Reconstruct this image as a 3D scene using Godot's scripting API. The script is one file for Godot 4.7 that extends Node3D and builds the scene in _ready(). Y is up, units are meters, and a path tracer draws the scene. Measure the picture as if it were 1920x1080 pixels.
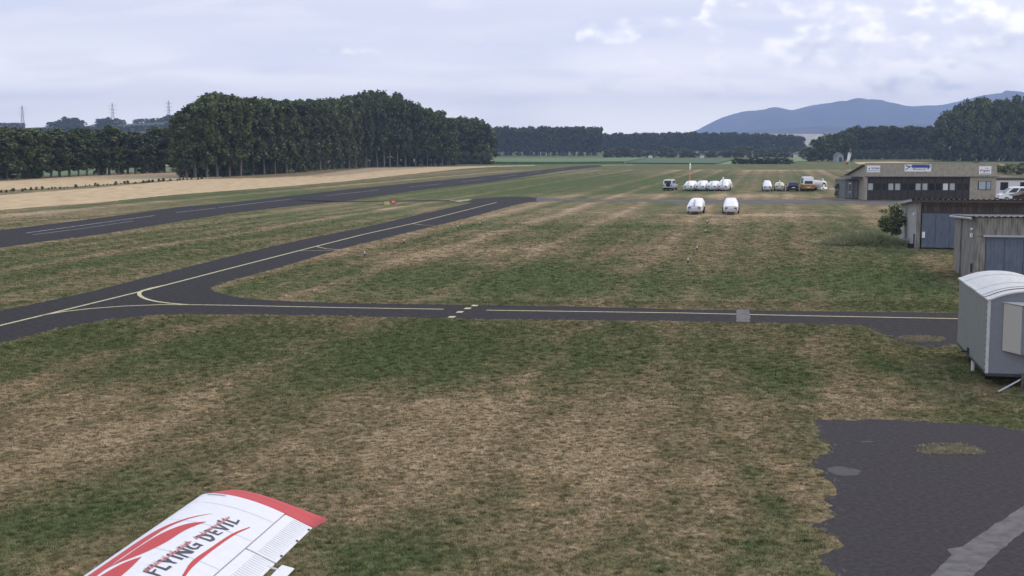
extends Node3D
# A grass airfield seen from a tower seven metres up. Metres, y up; the camera looks along -z.
# The runway, taxiways, sheds and parked trailers share one direction, turned GRID round y.

const GRID := -0.2
const ALONG := Vector2(0.199, -0.98)
const ACROSS := Vector2(0.98, 0.199)
var rng := RandomNumberGenerator.new()
var M := {}
var taken := {}
var dry_blobs: Array = []
var near_dry: PackedByteArray
var mid_dry: PackedByteArray


class Shape:
	var v := PackedVector3Array()

	func tri(a: Vector3, b: Vector3, c: Vector3) -> void:
		v.append(a)
		v.append(b)
		v.append(c)

	func quad(a: Vector3, b: Vector3, c: Vector3, d: Vector3) -> void:
		tri(a, b, c)
		tri(a, c, d)

	func box(c: Vector3, s: Vector3, b := Basis()) -> Shape:
		var p: Array = []
		for i in 8:
			p.append(c + b * Vector3((-0.5 if i & 1 == 0 else 0.5) * s.x, (-0.5 if i & 2 == 0 else 0.5) * s.y, (-0.5 if i & 4 == 0 else 0.5) * s.z))
		for f in [[0, 2, 3, 1], [4, 5, 7, 6], [0, 4, 6, 2], [1, 3, 7, 5], [0, 1, 5, 4], [2, 6, 7, 3]]:
			quad(p[f[0]], p[f[1]], p[f[2]], p[f[3]])
		return self

	func soft_box(c: Vector3, s: Vector3, r: float, b := Basis()) -> Shape:
		var h := s * 0.5
		var at := func(sx: float, sy: float, sz: float, k: int) -> Vector3:
			return c + b * Vector3(sx * (h.x - (0.0 if k == 0 else r)), sy * (h.y - (0.0 if k == 1 else r)), sz * (h.z - (0.0 if k == 2 else r)))
		for s1 in [-1.0, 1.0]:
			quad(at.call(s1, -1.0, -1.0, 0), at.call(s1, 1.0, -1.0, 0), at.call(s1, 1.0, 1.0, 0), at.call(s1, -1.0, 1.0, 0))
			quad(at.call(-1.0, s1, -1.0, 1), at.call(1.0, s1, -1.0, 1), at.call(1.0, s1, 1.0, 1), at.call(-1.0, s1, 1.0, 1))
			quad(at.call(-1.0, -1.0, s1, 2), at.call(-1.0, 1.0, s1, 2), at.call(1.0, 1.0, s1, 2), at.call(1.0, -1.0, s1, 2))
			for s2 in [-1.0, 1.0]:
				quad(at.call(s1, s2, -1.0, 0), at.call(s1, s2, 1.0, 0), at.call(s1, s2, 1.0, 1), at.call(s1, s2, -1.0, 1))
				quad(at.call(s1, -1.0, s2, 0), at.call(s1, 1.0, s2, 0), at.call(s1, 1.0, s2, 2), at.call(s1, -1.0, s2, 2))
				quad(at.call(-1.0, s1, s2, 1), at.call(1.0, s1, s2, 1), at.call(1.0, s1, s2, 2), at.call(-1.0, s1, s2, 2))
				for s3 in [-1.0, 1.0]:
					tri(at.call(s1, s2, s3, 0), at.call(s1, s2, s3, 1), at.call(s1, s2, s3, 2))
		return self

	func tube(pts: Array, radii: Array, n := 6) -> Shape:
		var before: Array = []
		for i in pts.size():
			var d: Vector3 = (pts[mini(i + 1, pts.size() - 1)] - pts[maxi(i - 1, 0)]).normalized()
			var side := d.cross(Vector3.UP if absf(d.y) < 0.9 else Vector3.RIGHT).normalized()
			var up := side.cross(d)
			var ring: Array = []
			for k in n:
				var a := TAU * k / n
				ring.append(pts[i] + (side * cos(a) + up * sin(a)) * radii[i])
			if i > 0:
				for k in n:
					quad(before[k], before[(k + 1) % n], ring[(k + 1) % n], ring[k])
			if i == 0 or i == pts.size() - 1:
				for k in range(1, n - 1):
					tri(ring[0], ring[k], ring[k + 1])
			before = ring
		return self

	func bar(a: Vector3, b: Vector3, r: float, n := 5) -> Shape:
		return tube([a, b], [r, r], n)

	# a closed outline in (z, y) pushed out to both sides of x = 0, its rims drawn in by bevel
	func slab(outline: Array, half: float, bevel: float) -> Shape:
		var mid := Vector2.ZERO
		for p in outline:
			mid += p / outline.size()
		var rings: Array = []
		for k in [[-half, 1], [-half + bevel, 0], [half - bevel, 0], [half, 1]]:
			var ring: Array = []
			for p in outline:
				var q: Vector2 = p + (mid - p).normalized() * bevel * k[1]
				ring.append(Vector3(k[0], q.y, q.x))
			rings.append(ring)
		var n := outline.size()
		for i in 3:
			for k in n:
				quad(rings[i][k], rings[i][(k + 1) % n], rings[i + 1][(k + 1) % n], rings[i + 1][k])
		var flat_outline := PackedVector2Array(outline)
		var t := Geometry2D.triangulate_polygon(flat_outline)
		for e in [0, 3]:
			for k in range(0, t.size(), 3):
				tri(rings[e][t[k]], rings[e][t[k + 1]], rings[e][t[k + 2]])
		return self

	# rings of equal length joined to one another; the first and last are closed
	func loft(rings: Array, close := true) -> Shape:
		for i in rings.size() - 1:
			var n: int = rings[i].size()
			for k in (n if close else n - 1):
				quad(rings[i][k], rings[i][(k + 1) % n], rings[i + 1][(k + 1) % n], rings[i + 1][k])
		if close:
			for e in [0, rings.size() - 1]:
				var c := Vector3.ZERO
				for p in rings[e]:
					c += p / rings[e].size()
				for k in rings[e].size():
					tri(c, rings[e][k], rings[e][(k + 1) % rings[e].size()])
		return self

	func sheet(outline: PackedVector2Array, y: float) -> Shape:
		var t := Geometry2D.triangulate_polygon(outline)
		for k in range(0, t.size(), 3):
			var a := outline[t[k]]
			var b := outline[t[k + 1]]
			var c := outline[t[k + 2]]
			tri(Vector3(a.x, y, a.y), Vector3(b.x, y, b.y), Vector3(c.x, y, c.y))
		return self

	func ribbon(line: Array, width: float, y: float) -> Shape:
		for i in line.size() - 1:
			var n0: Vector2 = (line[i + 1] - line[maxi(i - 1, 0)]).normalized().orthogonal() * width * 0.5
			var n1: Vector2 = (line[mini(i + 2, line.size() - 1)] - line[i]).normalized().orthogonal() * width * 0.5
			var a: Vector2 = line[i] + n0
			var b: Vector2 = line[i + 1] + n1
			var c: Vector2 = line[i + 1] - n1
			var d: Vector2 = line[i] - n0
			quad(Vector3(a.x, y, a.y), Vector3(b.x, y, b.y), Vector3(c.x, y, c.y), Vector3(d.x, y, d.y))
		return self

	func wheel(c: Vector3, r: float, w: float, n := 14) -> Shape:
		var rings: Array = []
		for k in [[-0.5, 0.86], [-0.38, 1.0], [0.38, 1.0], [0.5, 0.86]]:
			var ring: Array = []
			for i in n:
				ring.append(c + Vector3(w * k[0], sin(TAU * i / n) * r * k[1], cos(TAU * i / n) * r * k[1]))
			rings.append(ring)
		return loft(rings)

	func mesh(smooth := false) -> ArrayMesh:
		if smooth:
			var st := SurfaceTool.new()
			st.begin(Mesh.PRIMITIVE_TRIANGLES)
			st.set_smooth_group(0)
			for p in v:
				st.add_vertex(p)
			st.index()
			st.generate_normals()
			return st.commit()
		var a: Array = []
		a.resize(Mesh.ARRAY_MAX)
		a[Mesh.ARRAY_VERTEX] = v
		var m := ArrayMesh.new()
		m.add_surface_from_arrays(Mesh.PRIMITIVE_TRIANGLES, a)
		return m


func numbered(called: String) -> String:
	taken[called] = taken.get(called, -1) + 1
	return called if taken[called] == 0 else "%s_%03d" % [called, taken[called]]


func tag(o: Node, label: String, category: String, group := "") -> void:
	o.set_meta("label", label)
	o.set_meta("category", category)
	if group:
		o.set_meta("group", group)


func thing(called: String, label: String, category: String, at: Vector3, turn := 0.0, group := "") -> Node3D:
	var o := Node3D.new()
	o.name = numbered(called)
	add_child(o)
	o.position = at
	o.rotation.y = turn
	tag(o, label, category, group)
	return o


func part(called: String, mesh: Mesh, m: Material, parent: Node) -> MeshInstance3D:
	var o := MeshInstance3D.new()
	o.name = called
	o.mesh = mesh
	o.material_override = m
	parent.add_child(o, true)
	return o


func setting(called: String, mesh: Mesh, m: Material) -> MeshInstance3D:
	var o := part(numbered(called), mesh, m, self)
	o.set_meta("kind", "structure")
	return o


func paint(c: Color, rough := 0.7, metal := 0.0) -> StandardMaterial3D:
	var m := StandardMaterial3D.new()
	m.albedo_color = c.linear_to_srgb()
	m.roughness = rough
	m.metallic = metal
	return m


# a material whose colour wanders between the given linear colours; size: metres that one tile of the pattern covers
func grained(colors: Array, size: Vector3, frequency: float, seed_: int, rough := 0.9, octaves := 5, pixels := 512, world := true) -> StandardMaterial3D:
	var n := FastNoiseLite.new()
	n.seed = seed_
	n.noise_type = FastNoiseLite.TYPE_SIMPLEX_SMOOTH
	n.frequency = frequency
	n.fractal_octaves = octaves
	n.fractal_gain = 0.62
	var ramp := Gradient.new()
	ramp.offsets = PackedFloat32Array()
	var offs := PackedFloat32Array()
	var cols := PackedColorArray()
	for i in colors.size():
		offs.append(0.12 + 0.76 * i / maxf(1.0, colors.size() - 1.0))
		cols.append(colors[i].linear_to_srgb())
	ramp.offsets = offs
	ramp.colors = cols
	var t := NoiseTexture2D.new()
	t.width = pixels
	t.height = pixels
	t.seamless = true
	t.noise = n
	t.color_ramp = ramp
	var m := StandardMaterial3D.new()
	m.albedo_texture = t
	m.roughness = rough
	m.uv1_triplanar = true
	m.uv1_world_triplanar = world
	m.uv1_scale = Vector3(1.0 / size.x, 1.0 / size.y, 1.0 / size.z)
	return m


func with_relief(m: StandardMaterial3D, depth: float, frequency: float, seed_: int) -> StandardMaterial3D:
	var n := FastNoiseLite.new()
	n.seed = seed_
	n.frequency = frequency
	n.fractal_octaves = 4
	var t := NoiseTexture2D.new()
	t.width = 512
	t.height = 512
	t.seamless = true
	t.as_normal_map = true
	t.bump_strength = depth
	t.noise = n
	m.normal_enabled = true
	m.normal_texture = t
	return m


func ordinal(n: int) -> String:
	var tail := "th"
	if n % 100 < 11 or n % 100 > 13:
		tail = ["th", "st", "nd", "rd", "th", "th", "th", "th", "th", "th"][n % 10]
	return "%d%s" % [n, tail]


# the outline walked in short steps, each pushed in or out a little: a broken asphalt edge
func ragged(outline: Array, step: float, amount: float, seed_: int, jag := 3.0) -> PackedVector2Array:
	var n := FastNoiseLite.new()
	n.seed = seed_
	n.frequency = 0.35
	n.fractal_octaves = 4
	var out := PackedVector2Array()
	for i in outline.size():
		var a: Vector2 = outline[i]
		var b: Vector2 = outline[(i + 1) % outline.size()]
		var s := maxf(step, a.length() * 0.006)
		var count := maxi(1, int(a.distance_to(b) / s))
		var side := (b - a).normalized().orthogonal()
		for k in count:
			var p := a.lerp(b, float(k) / count)
			out.append(p + side * n.get_noise_2d(p.x * jag, p.y * jag) * amount * (1.0 if k > 0 else 0.0))
	return out


func _ready() -> void:
	rng.seed = 4
	camera_and_sky()
	materials()
	ground()
	asphalt()
	fields()
	far_land()
	trees()
	hangar()
	sheds()
	wagon()
	trailers()
	vehicles()
	airplane()
	small_things()
	grass()


func camera_and_sky() -> void:
	var cam := Camera3D.new()
	cam.name = "camera"
	cam.fov = 25.361
	cam.near = 0.1
	cam.far = 40000.0
	cam.position = Vector3(0, 7, 0)
	cam.rotation_degrees.x = -6.277
	add_child(cam)
	cam.current = true

	var sun := DirectionalLight3D.new()
	sun.name = "sun"
	var to_sun := Vector3(sin(0.92) * cos(0.64), sin(0.64), -cos(0.92) * cos(0.64))
	sun.look_at_from_position(to_sun * 100.0, Vector3.ZERO)
	sun.light_energy = 0.5
	sun.light_angular_distance = 10.0
	sun.light_color = Color(1.0, 0.9, 0.78)
	sun.shadow_enabled = true
	add_child(sun)

	var e := Environment.new()
	e.background_mode = Environment.BG_SKY
	e.sky = Sky.new()
	var sm := PanoramaSkyMaterial.new()
	sm.panorama = ImageTexture.create_from_image(sky_image(to_sun))
	e.sky.sky_material = sm
	e.background_energy_multiplier = 3.0
	e.tonemap_mode = Environment.TONE_MAPPER_LINEAR
	e.tonemap_exposure = 1.18
	e.fog_enabled = true
	e.fog_density = 0.00017
	e.fog_light_color = Color(0.46, 0.62, 1.0).linear_to_srgb()
	e.sdfgi_enabled = true
	e.ssao_enabled = true
	e.ssil_enabled = true
	var w := WorldEnvironment.new()
	w.name = "environment"
	w.environment = e
	add_child(w)


# thin high cloud over the whole sky with banks of broken cumulus in it
func sky_image(to_sun: Vector3) -> Image:
	var veil := FastNoiseLite.new()
	veil.seed = 11
	veil.frequency = 0.9
	veil.fractal_octaves = 3
	var puff := FastNoiseLite.new()
	puff.seed = 29
	puff.frequency = 2.1
	puff.fractal_octaves = 6
	puff.fractal_gain = 0.56
	var banks: Array = []   # direction, size in radians across and up, strength
	for b in [[0.285, 0.066, 0.075, 0.020, 1.0], [0.23, 0.072, 0.035, 0.010, 0.9], [0.325, 0.060, 0.05, 0.016, 0.95], [0.315, 0.098, 0.05, 0.016, 0.8], [0.375, 0.088, 0.03, 0.016, 1.0], [0.27, 0.045, 0.09, 0.006, 0.7], [0.21, 0.104, 0.04, 0.014, 0.55], [0.10, 0.084, 0.03, 0.010, 0.75], [0.075, 0.054, 0.04, 0.008, 0.4], [-0.125, 0.072, 0.02, 0.002, 0.6], [-0.06, 0.085, 0.03, 0.006, 0.35], [0.50, 0.08, 0.07, 0.03, 0.8]]:
		banks.append(b)
	var r := RandomNumberGenerator.new()
	r.seed = 77
	for i in 46:
		banks.append([r.randf_range(0.7, 5.8), r.randf_range(0.08, 1.1), r.randf_range(0.06, 0.2), r.randf_range(0.03, 0.09), r.randf_range(0.4, 1.0)])
	var color_at := func(around: float, up: float, near: Array) -> Color:
		var d := Vector3(sin(around) * cos(up), sin(up), -cos(around) * cos(up))
		var t := smoothstep(0.0, 0.34, up)
		var c := Color(1.72, 1.60, 1.42).lerp(Color(0.64, 0.635, 0.69), smoothstep(0.0, 0.105, up)).lerp(Color(0.43, 0.485, 0.62), t)
		var s := maxf(0.0, d.dot(to_sun))
		var q := d / (d.y + 0.3)
		var haze := veil.get_noise_3d(q.x * 1.3, 3.0, q.z * 2.6)
		var thin := veil.get_noise_3d(q.x * 3.1 + 9.0, 7.0, q.z * 9.0)
		c = c.lerp(Color(0.41, 0.485, 0.65), clampf(haze * 1.5 + 0.10, 0.0, 0.7) * (0.35 + 0.65 * t))
		c = c.lerp(Color(0.74, 0.72, 0.77), clampf(thin * 1.3 + 0.04, 0.0, 0.4) * smoothstep(0.02, 0.07, up))
		c += Color(0.34, 0.33, 0.30) * pow(s, 5.0)
		var m := 0.0
		for b in near:
			var da: float = wrapf(around - b[0], -PI, PI) / b[2]
			var de: float = (up - b[1]) / b[3]
			m += b[4] * exp(-da * da - de * de)
		if m > 0.04:
			var n := puff.get_noise_3d(d.x * 10.0, d.y * 21.0, d.z * 10.0)
			var n2 := puff.get_noise_3d(d.x * 10.0 + 0.1, d.y * 21.0 + 0.3, d.z * 10.0)
			var dens := smoothstep(0.08, 0.85, n * 1.2 + minf(m, 1.0) * 0.5)
			var rim := clampf(0.55 + (n - n2) * 1.9, 0.0, 1.0)
			c = c.lerp(Color(0.60, 0.62, 0.69).lerp(Color(1.10, 1.05, 0.99), rim), dens * 0.75)
		return c
	var whole := Image.create(1024, 512, false, Image.FORMAT_RGB8)
	for y in 256:
		var up := (0.5 - (y + 0.5) / 512.0) * PI
		for x in 1024:
			var c: Color = color_at.call((x + 0.5) / 1024.0 * TAU, up, banks if y % 1 == 0 else [])
			whole.set_pixel(x, y, (c * 0.5).linear_to_srgb())
	whole.fill_rect(Rect2i(0, 256, 1024, 256), Color(0.16, 0.16, 0.13).linear_to_srgb())
	whole.resize(4096, 2048, Image.INTERPOLATE_BILINEAR)
	# the band above the horizon again, finer
	for x in 4096:
		var around := (x + 0.5) / 4096.0 * TAU
		var near: Array = []
		for b in banks:
			if absf(wrapf(around - b[0], -PI, PI)) < b[2] * 2.2 and b[1] - b[3] * 2.2 < 0.24:
				near.append(b)
		for y in range(886, 1024):
			var up := (0.5 - (y + 0.5) / 2048.0) * PI
			var c: Color = color_at.call(around, up, near)
			whole.set_pixel(x, y, (c * 0.5).linear_to_srgb())
	return whole


func materials() -> void:
	M.asphalt = grained([Color(0.021, 0.0195, 0.020), Color(0.030, 0.028, 0.029), Color(0.044, 0.0415, 0.042)], Vector3(12, 12, 12), 0.03, 3, 0.85, 6, 1024)
	M.old_asphalt = grained([Color(0.036, 0.034, 0.037), Color(0.046, 0.043, 0.046), Color(0.058, 0.055, 0.057)], Vector3(9, 9, 9), 0.05, 9, 0.9, 5, 1024)
	M.asphalt.metallic_specular = 0.2
	M.old_asphalt.metallic_specular = 0.2
	M.worn_asphalt = grained([Color(0.042, 0.039, 0.040), Color(0.066, 0.061, 0.060), Color(0.115, 0.105, 0.09)], Vector3(40, 40, 40), 0.02, 19, 0.9, 6, 512)
	M.concrete_strip = grained([Color(0.065, 0.061, 0.065), Color(0.098, 0.093, 0.096), Color(0.135, 0.128, 0.13)], Vector3(5, 5, 5), 0.02, 5, 0.9, 6)
	M.yellow_paint = grained([Color(0.30, 0.27, 0.14), Color(0.52, 0.48, 0.27), Color(0.58, 0.55, 0.34)], Vector3(3, 3, 3), 0.03, 8, 0.8, 5)
	M.white_paint = grained([Color(0.12, 0.12, 0.125), Color(0.34, 0.34, 0.345), Color(0.46, 0.46, 0.465)], Vector3(9, 9, 9), 0.02, 18, 0.8, 5)
	M.wheat = grained([Color(0.34, 0.25, 0.135), Color(0.45, 0.335, 0.185), Color(0.53, 0.40, 0.23)], Vector3(60, 60, 160), 0.02, 21, 1.0, 6, 1024)
	M.stubble = grained([Color(0.24, 0.17, 0.105), Color(0.33, 0.245, 0.15), Color(0.38, 0.29, 0.185)], Vector3(50, 50, 120), 0.02, 22, 1.0, 6, 1024)
	M.crop = grained([Color(0.05, 0.105, 0.035), Color(0.085, 0.155, 0.055), Color(0.12, 0.19, 0.075)], Vector3(60, 60, 200), 0.03, 23, 1.0, 5, 1024)
	M.dark_crop = grained([Color(0.035, 0.085, 0.03), Color(0.055, 0.115, 0.04)], Vector3(60, 60, 200), 0.03, 24, 1.0, 5)
	M.pale_crop = grained([Color(0.10, 0.17, 0.06), Color(0.16, 0.23, 0.1)], Vector3(60, 60, 200), 0.03, 25, 1.0, 5)
	M.forest_hill = grained([Color(0.012, 0.022, 0.02), Color(0.03, 0.045, 0.035), Color(0.06, 0.075, 0.05)], Vector3(1500, 1500, 1500), 0.02, 26, 1.0, 6)
	M.trunk = grained([Color(0.10, 0.085, 0.075), Color(0.21, 0.185, 0.165)], Vector3(1.5, 4, 1.5), 0.03, 27, 0.95, 4, 256, false)
	M.leaves = []
	for c in [Color(0.115, 0.158, 0.048), Color(0.132, 0.175, 0.052), Color(0.100, 0.142, 0.050), Color(0.19, 0.24, 0.09)]:
		var m := paint(c, 0.75)
		m.vertex_color_use_as_albedo = true
		m.backlight_enabled = true
		m.backlight = Color(0.3, 0.3, 0.25)
		M.leaves.append(m)
	M.white = paint(Color(0.82, 0.82, 0.82), 0.28)
	M.off_white = paint(Color(0.70, 0.70, 0.68), 0.4)
	M.cabin_grey = paint(Color(0.30, 0.33, 0.35), 0.8)
	M.cream = paint(Color(0.62, 0.58, 0.47), 0.5)
	M.silver = paint(Color(0.5, 0.53, 0.56), 0.35, 0.3)
	M.rubber = paint(Color(0.018, 0.018, 0.02), 0.85)
	M.hub = paint(Color(0.4, 0.4, 0.41), 0.4, 0.6)
	M.dark_metal = paint(Color(0.05, 0.05, 0.055), 0.5, 0.3)
	M.steel = paint(Color(0.42, 0.43, 0.45), 0.5, 0.5)
	M.lamp_red = paint(Color(0.16, 0.02, 0.02), 0.25)
	M.glass = paint(Color(0.02, 0.022, 0.028), 0.08)
	M.navy = paint(Color(0.012, 0.014, 0.035), 0.22)
	M.amber = paint(Color(0.48, 0.23, 0.02), 0.3)
	M.red = paint(Color(0.46, 0.028, 0.026), 0.5)
	M.orange = paint(Color(0.72, 0.2, 0.08), 0.8)
	M.sign_yellow = paint(Color(0.72, 0.62, 0.18), 0.5)
	M.sign_red = paint(Color(0.62, 0.08, 0.05), 0.5)
	M.ink = paint(Color(0.012, 0.014, 0.05), 0.6)
	M.blue_print = paint(Color(0.045, 0.07, 0.26), 0.6)
	M.render_wall = with_relief(grained([Color(0.30, 0.265, 0.205), Color(0.36, 0.325, 0.255), Color(0.40, 0.36, 0.285)], Vector3(4, 5, 4), 0.012, 31, 0.95, 6), 2.0, 0.08, 5)
	M.brown_door = grained([Color(0.022, 0.017, 0.017), Color(0.036, 0.028, 0.027), Color(0.05, 0.038, 0.035)], Vector3(2, 3, 2), 0.02, 32, 0.6, 5)
	M.frosted = paint(Color(0.40, 0.44, 0.42), 0.2)
	M.blue_door = grained([Color(0.10, 0.122, 0.165), Color(0.128, 0.152, 0.20), Color(0.155, 0.178, 0.225)], Vector3(2.5, 6, 2.5), 0.015, 33, 0.55, 5)
	M.lime_wall = grained([Color(0.26, 0.25, 0.235), Color(0.36, 0.35, 0.33), Color(0.42, 0.41, 0.385)], Vector3(3, 6, 3), 0.012, 34, 0.95, 6)
	M.old_concrete = grained([Color(0.06, 0.055, 0.05), Color(0.16, 0.148, 0.13), Color(0.26, 0.24, 0.21), Color(0.33, 0.31, 0.275)], Vector3(1.7, 22, 1.7), 0.012, 35, 0.95, 6, 1024)
	M.plank_a = grained([Color(0.025, 0.019, 0.017), Color(0.07, 0.052, 0.045), Color(0.15, 0.12, 0.105)], Vector3(0.5, 5, 0.5), 0.02, 36, 0.9, 5)
	M.plank_b = grained([Color(0.04, 0.03, 0.027), Color(0.10, 0.075, 0.065), Color(0.28, 0.24, 0.215)], Vector3(0.4, 4, 0.4), 0.02, 37, 0.9, 5)
	M.roof_sheet = grained([Color(0.075, 0.068, 0.06), Color(0.135, 0.125, 0.115), Color(0.20, 0.185, 0.175)], Vector3(3, 3, 3), 0.02, 38, 0.9, 5)
	M.wagon_side = grained([Color(0.19, 0.20, 0.187), Color(0.215, 0.225, 0.212), Color(0.235, 0.245, 0.23)], Vector3(2, 5, 2), 0.015, 39, 0.5, 5)
	M.wagon_end = grained([Color(0.165, 0.175, 0.20), Color(0.19, 0.20, 0.228)], Vector3(2, 2, 2), 0.02, 40, 0.5, 5)
	M.wagon_roof = grained([Color(0.42, 0.425, 0.415), Color(0.49, 0.495, 0.485), Color(0.54, 0.545, 0.535)], Vector3(2, 2, 2), 0.012, 41, 0.45, 5)
	M.container = grained([Color(0.085, 0.09, 0.095), Color(0.14, 0.148, 0.155), Color(0.19, 0.195, 0.2)], Vector3(2, 3, 2), 0.015, 42, 0.7, 5)
	M.wing_white = grained([Color(0.66, 0.67, 0.69), Color(0.72, 0.73, 0.75)], Vector3(1.5, 1.5, 1.5), 0.02, 43, 0.3, 4)
	M.pylon = paint(Color(0.42, 0.43, 0.45), 0.6, 0.3)


# 0 green to 1 straw-coloured, before the small patches are added
func dry_base(x: float, z: float) -> float:
	var k := 0.47
	for b in dry_blobs:
		var dx: float = (x - b[0]) / b[2]
		var dz: float = (z - b[1]) / b[3]
		var r := dx * dx + dz * dz
		if r < 6.0:
			k += b[4] * exp(-r)
	return k


# a square of meadow: how dry it is (bytes) and its picture
func meadow(corner: Vector2, side: float, pixels: int, seed_: int, stripe: float, contrast: float, grain: float) -> Array:
	var low := Image.create(192, 192, false, Image.FORMAT_RF)
	for j in 192:
		for i in 192:
			low.set_pixel(i, j, Color(dry_base(corner.x + (i + 0.5) / 192.0 * side, corner.y + (j + 0.5) / 192.0 * side), 0, 0))
	low.resize(pixels, pixels, Image.INTERPOLATE_BILINEAR)
	var base := low.get_data().to_float32_array()
	var layers: Array = []
	for k in [[6.0 * grain, 4], [1.3 * grain, 4], [0.17 * grain, 3]]:
		var n := FastNoiseLite.new()
		n.seed = seed_ + layers.size()
		n.noise_type = FastNoiseLite.TYPE_SIMPLEX_SMOOTH
		n.frequency = minf(0.4, side / pixels / k[0])
		n.fractal_octaves = k[1]
		layers.append(n.get_image(pixels, pixels, false, false, true).get_data())
	var wide: PackedByteArray = layers[0]
	var small: PackedByteArray = layers[1]
	var fine: PackedByteArray = layers[2]
	var green := Color(0.084, 0.108, 0.046)
	var mixed := Color(0.150, 0.140, 0.074)
	var straw := Color(0.235, 0.180, 0.108)
	var pale := Color(0.34, 0.27, 0.168)
	var table := PackedByteArray()
	for d in 128:
		var t := d / 127.0
		var c := green.lerp(mixed, t / 0.4) if t < 0.4 else (mixed.lerp(straw, (t - 0.4) / 0.35) if t < 0.75 else straw.lerp(pale, (t - 0.75) / 0.25))
		for b in 64:
			var s := (c * (0.45 + 1.1 * b / 63.0)).linear_to_srgb()
			table.append(int(clampf(s.r, 0, 1) * 255))
			table.append(int(clampf(s.g, 0, 1) * 255))
			table.append(int(clampf(s.b, 0, 1) * 255))
	var dry := PackedByteArray()
	dry.resize(pixels * pixels)
	var rgb := PackedByteArray()
	rgb.resize(pixels * pixels * 3)
	var px := side / pixels
	var i := 0
	# swaths left by the mower: lines along the airfield's direction, uneven in width
	var swath := FastNoiseLite.new()
	swath.seed = 5
	swath.frequency = 0.26
	swath.fractal_octaves = 3
	var swaths := PackedFloat32Array()
	for k in 8192:
		swaths.append(swath.get_noise_1d(k * 0.1 - 400.0) * stripe)
	for y in pixels:
		var z := corner.y + y * px
		for x in pixels:
			var q := (corner.x + x * px) * ACROSS.x + z * ACROSS.y
			var w := wide[i] * 0.0039216 - 0.5
			var s := small[i] * 0.0039216 - 0.5
			var f := fine[i] * 0.0039216 - 0.5
			var t := base[i] + swaths[int((q + w * 1.6 + 400.0) * 10.0)] + w * 0.42 + s * 0.5 + f * 0.4 * contrast
			var d := int(clampf(t, 0.0, 1.0) * 127.0)
			dry[i] = d
			var k := (d * 64 + int(clampf(0.5 + f * contrast * 0.75 + s * 0.3, 0.0, 1.0) * 63.0)) * 3
			rgb[i * 3] = table[k]
			rgb[i * 3 + 1] = table[k + 1]
			rgb[i * 3 + 2] = table[k + 2]
			i += 1
	return [dry, Image.create_from_data(pixels, pixels, false, Image.FORMAT_RGB8, rgb)]


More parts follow.
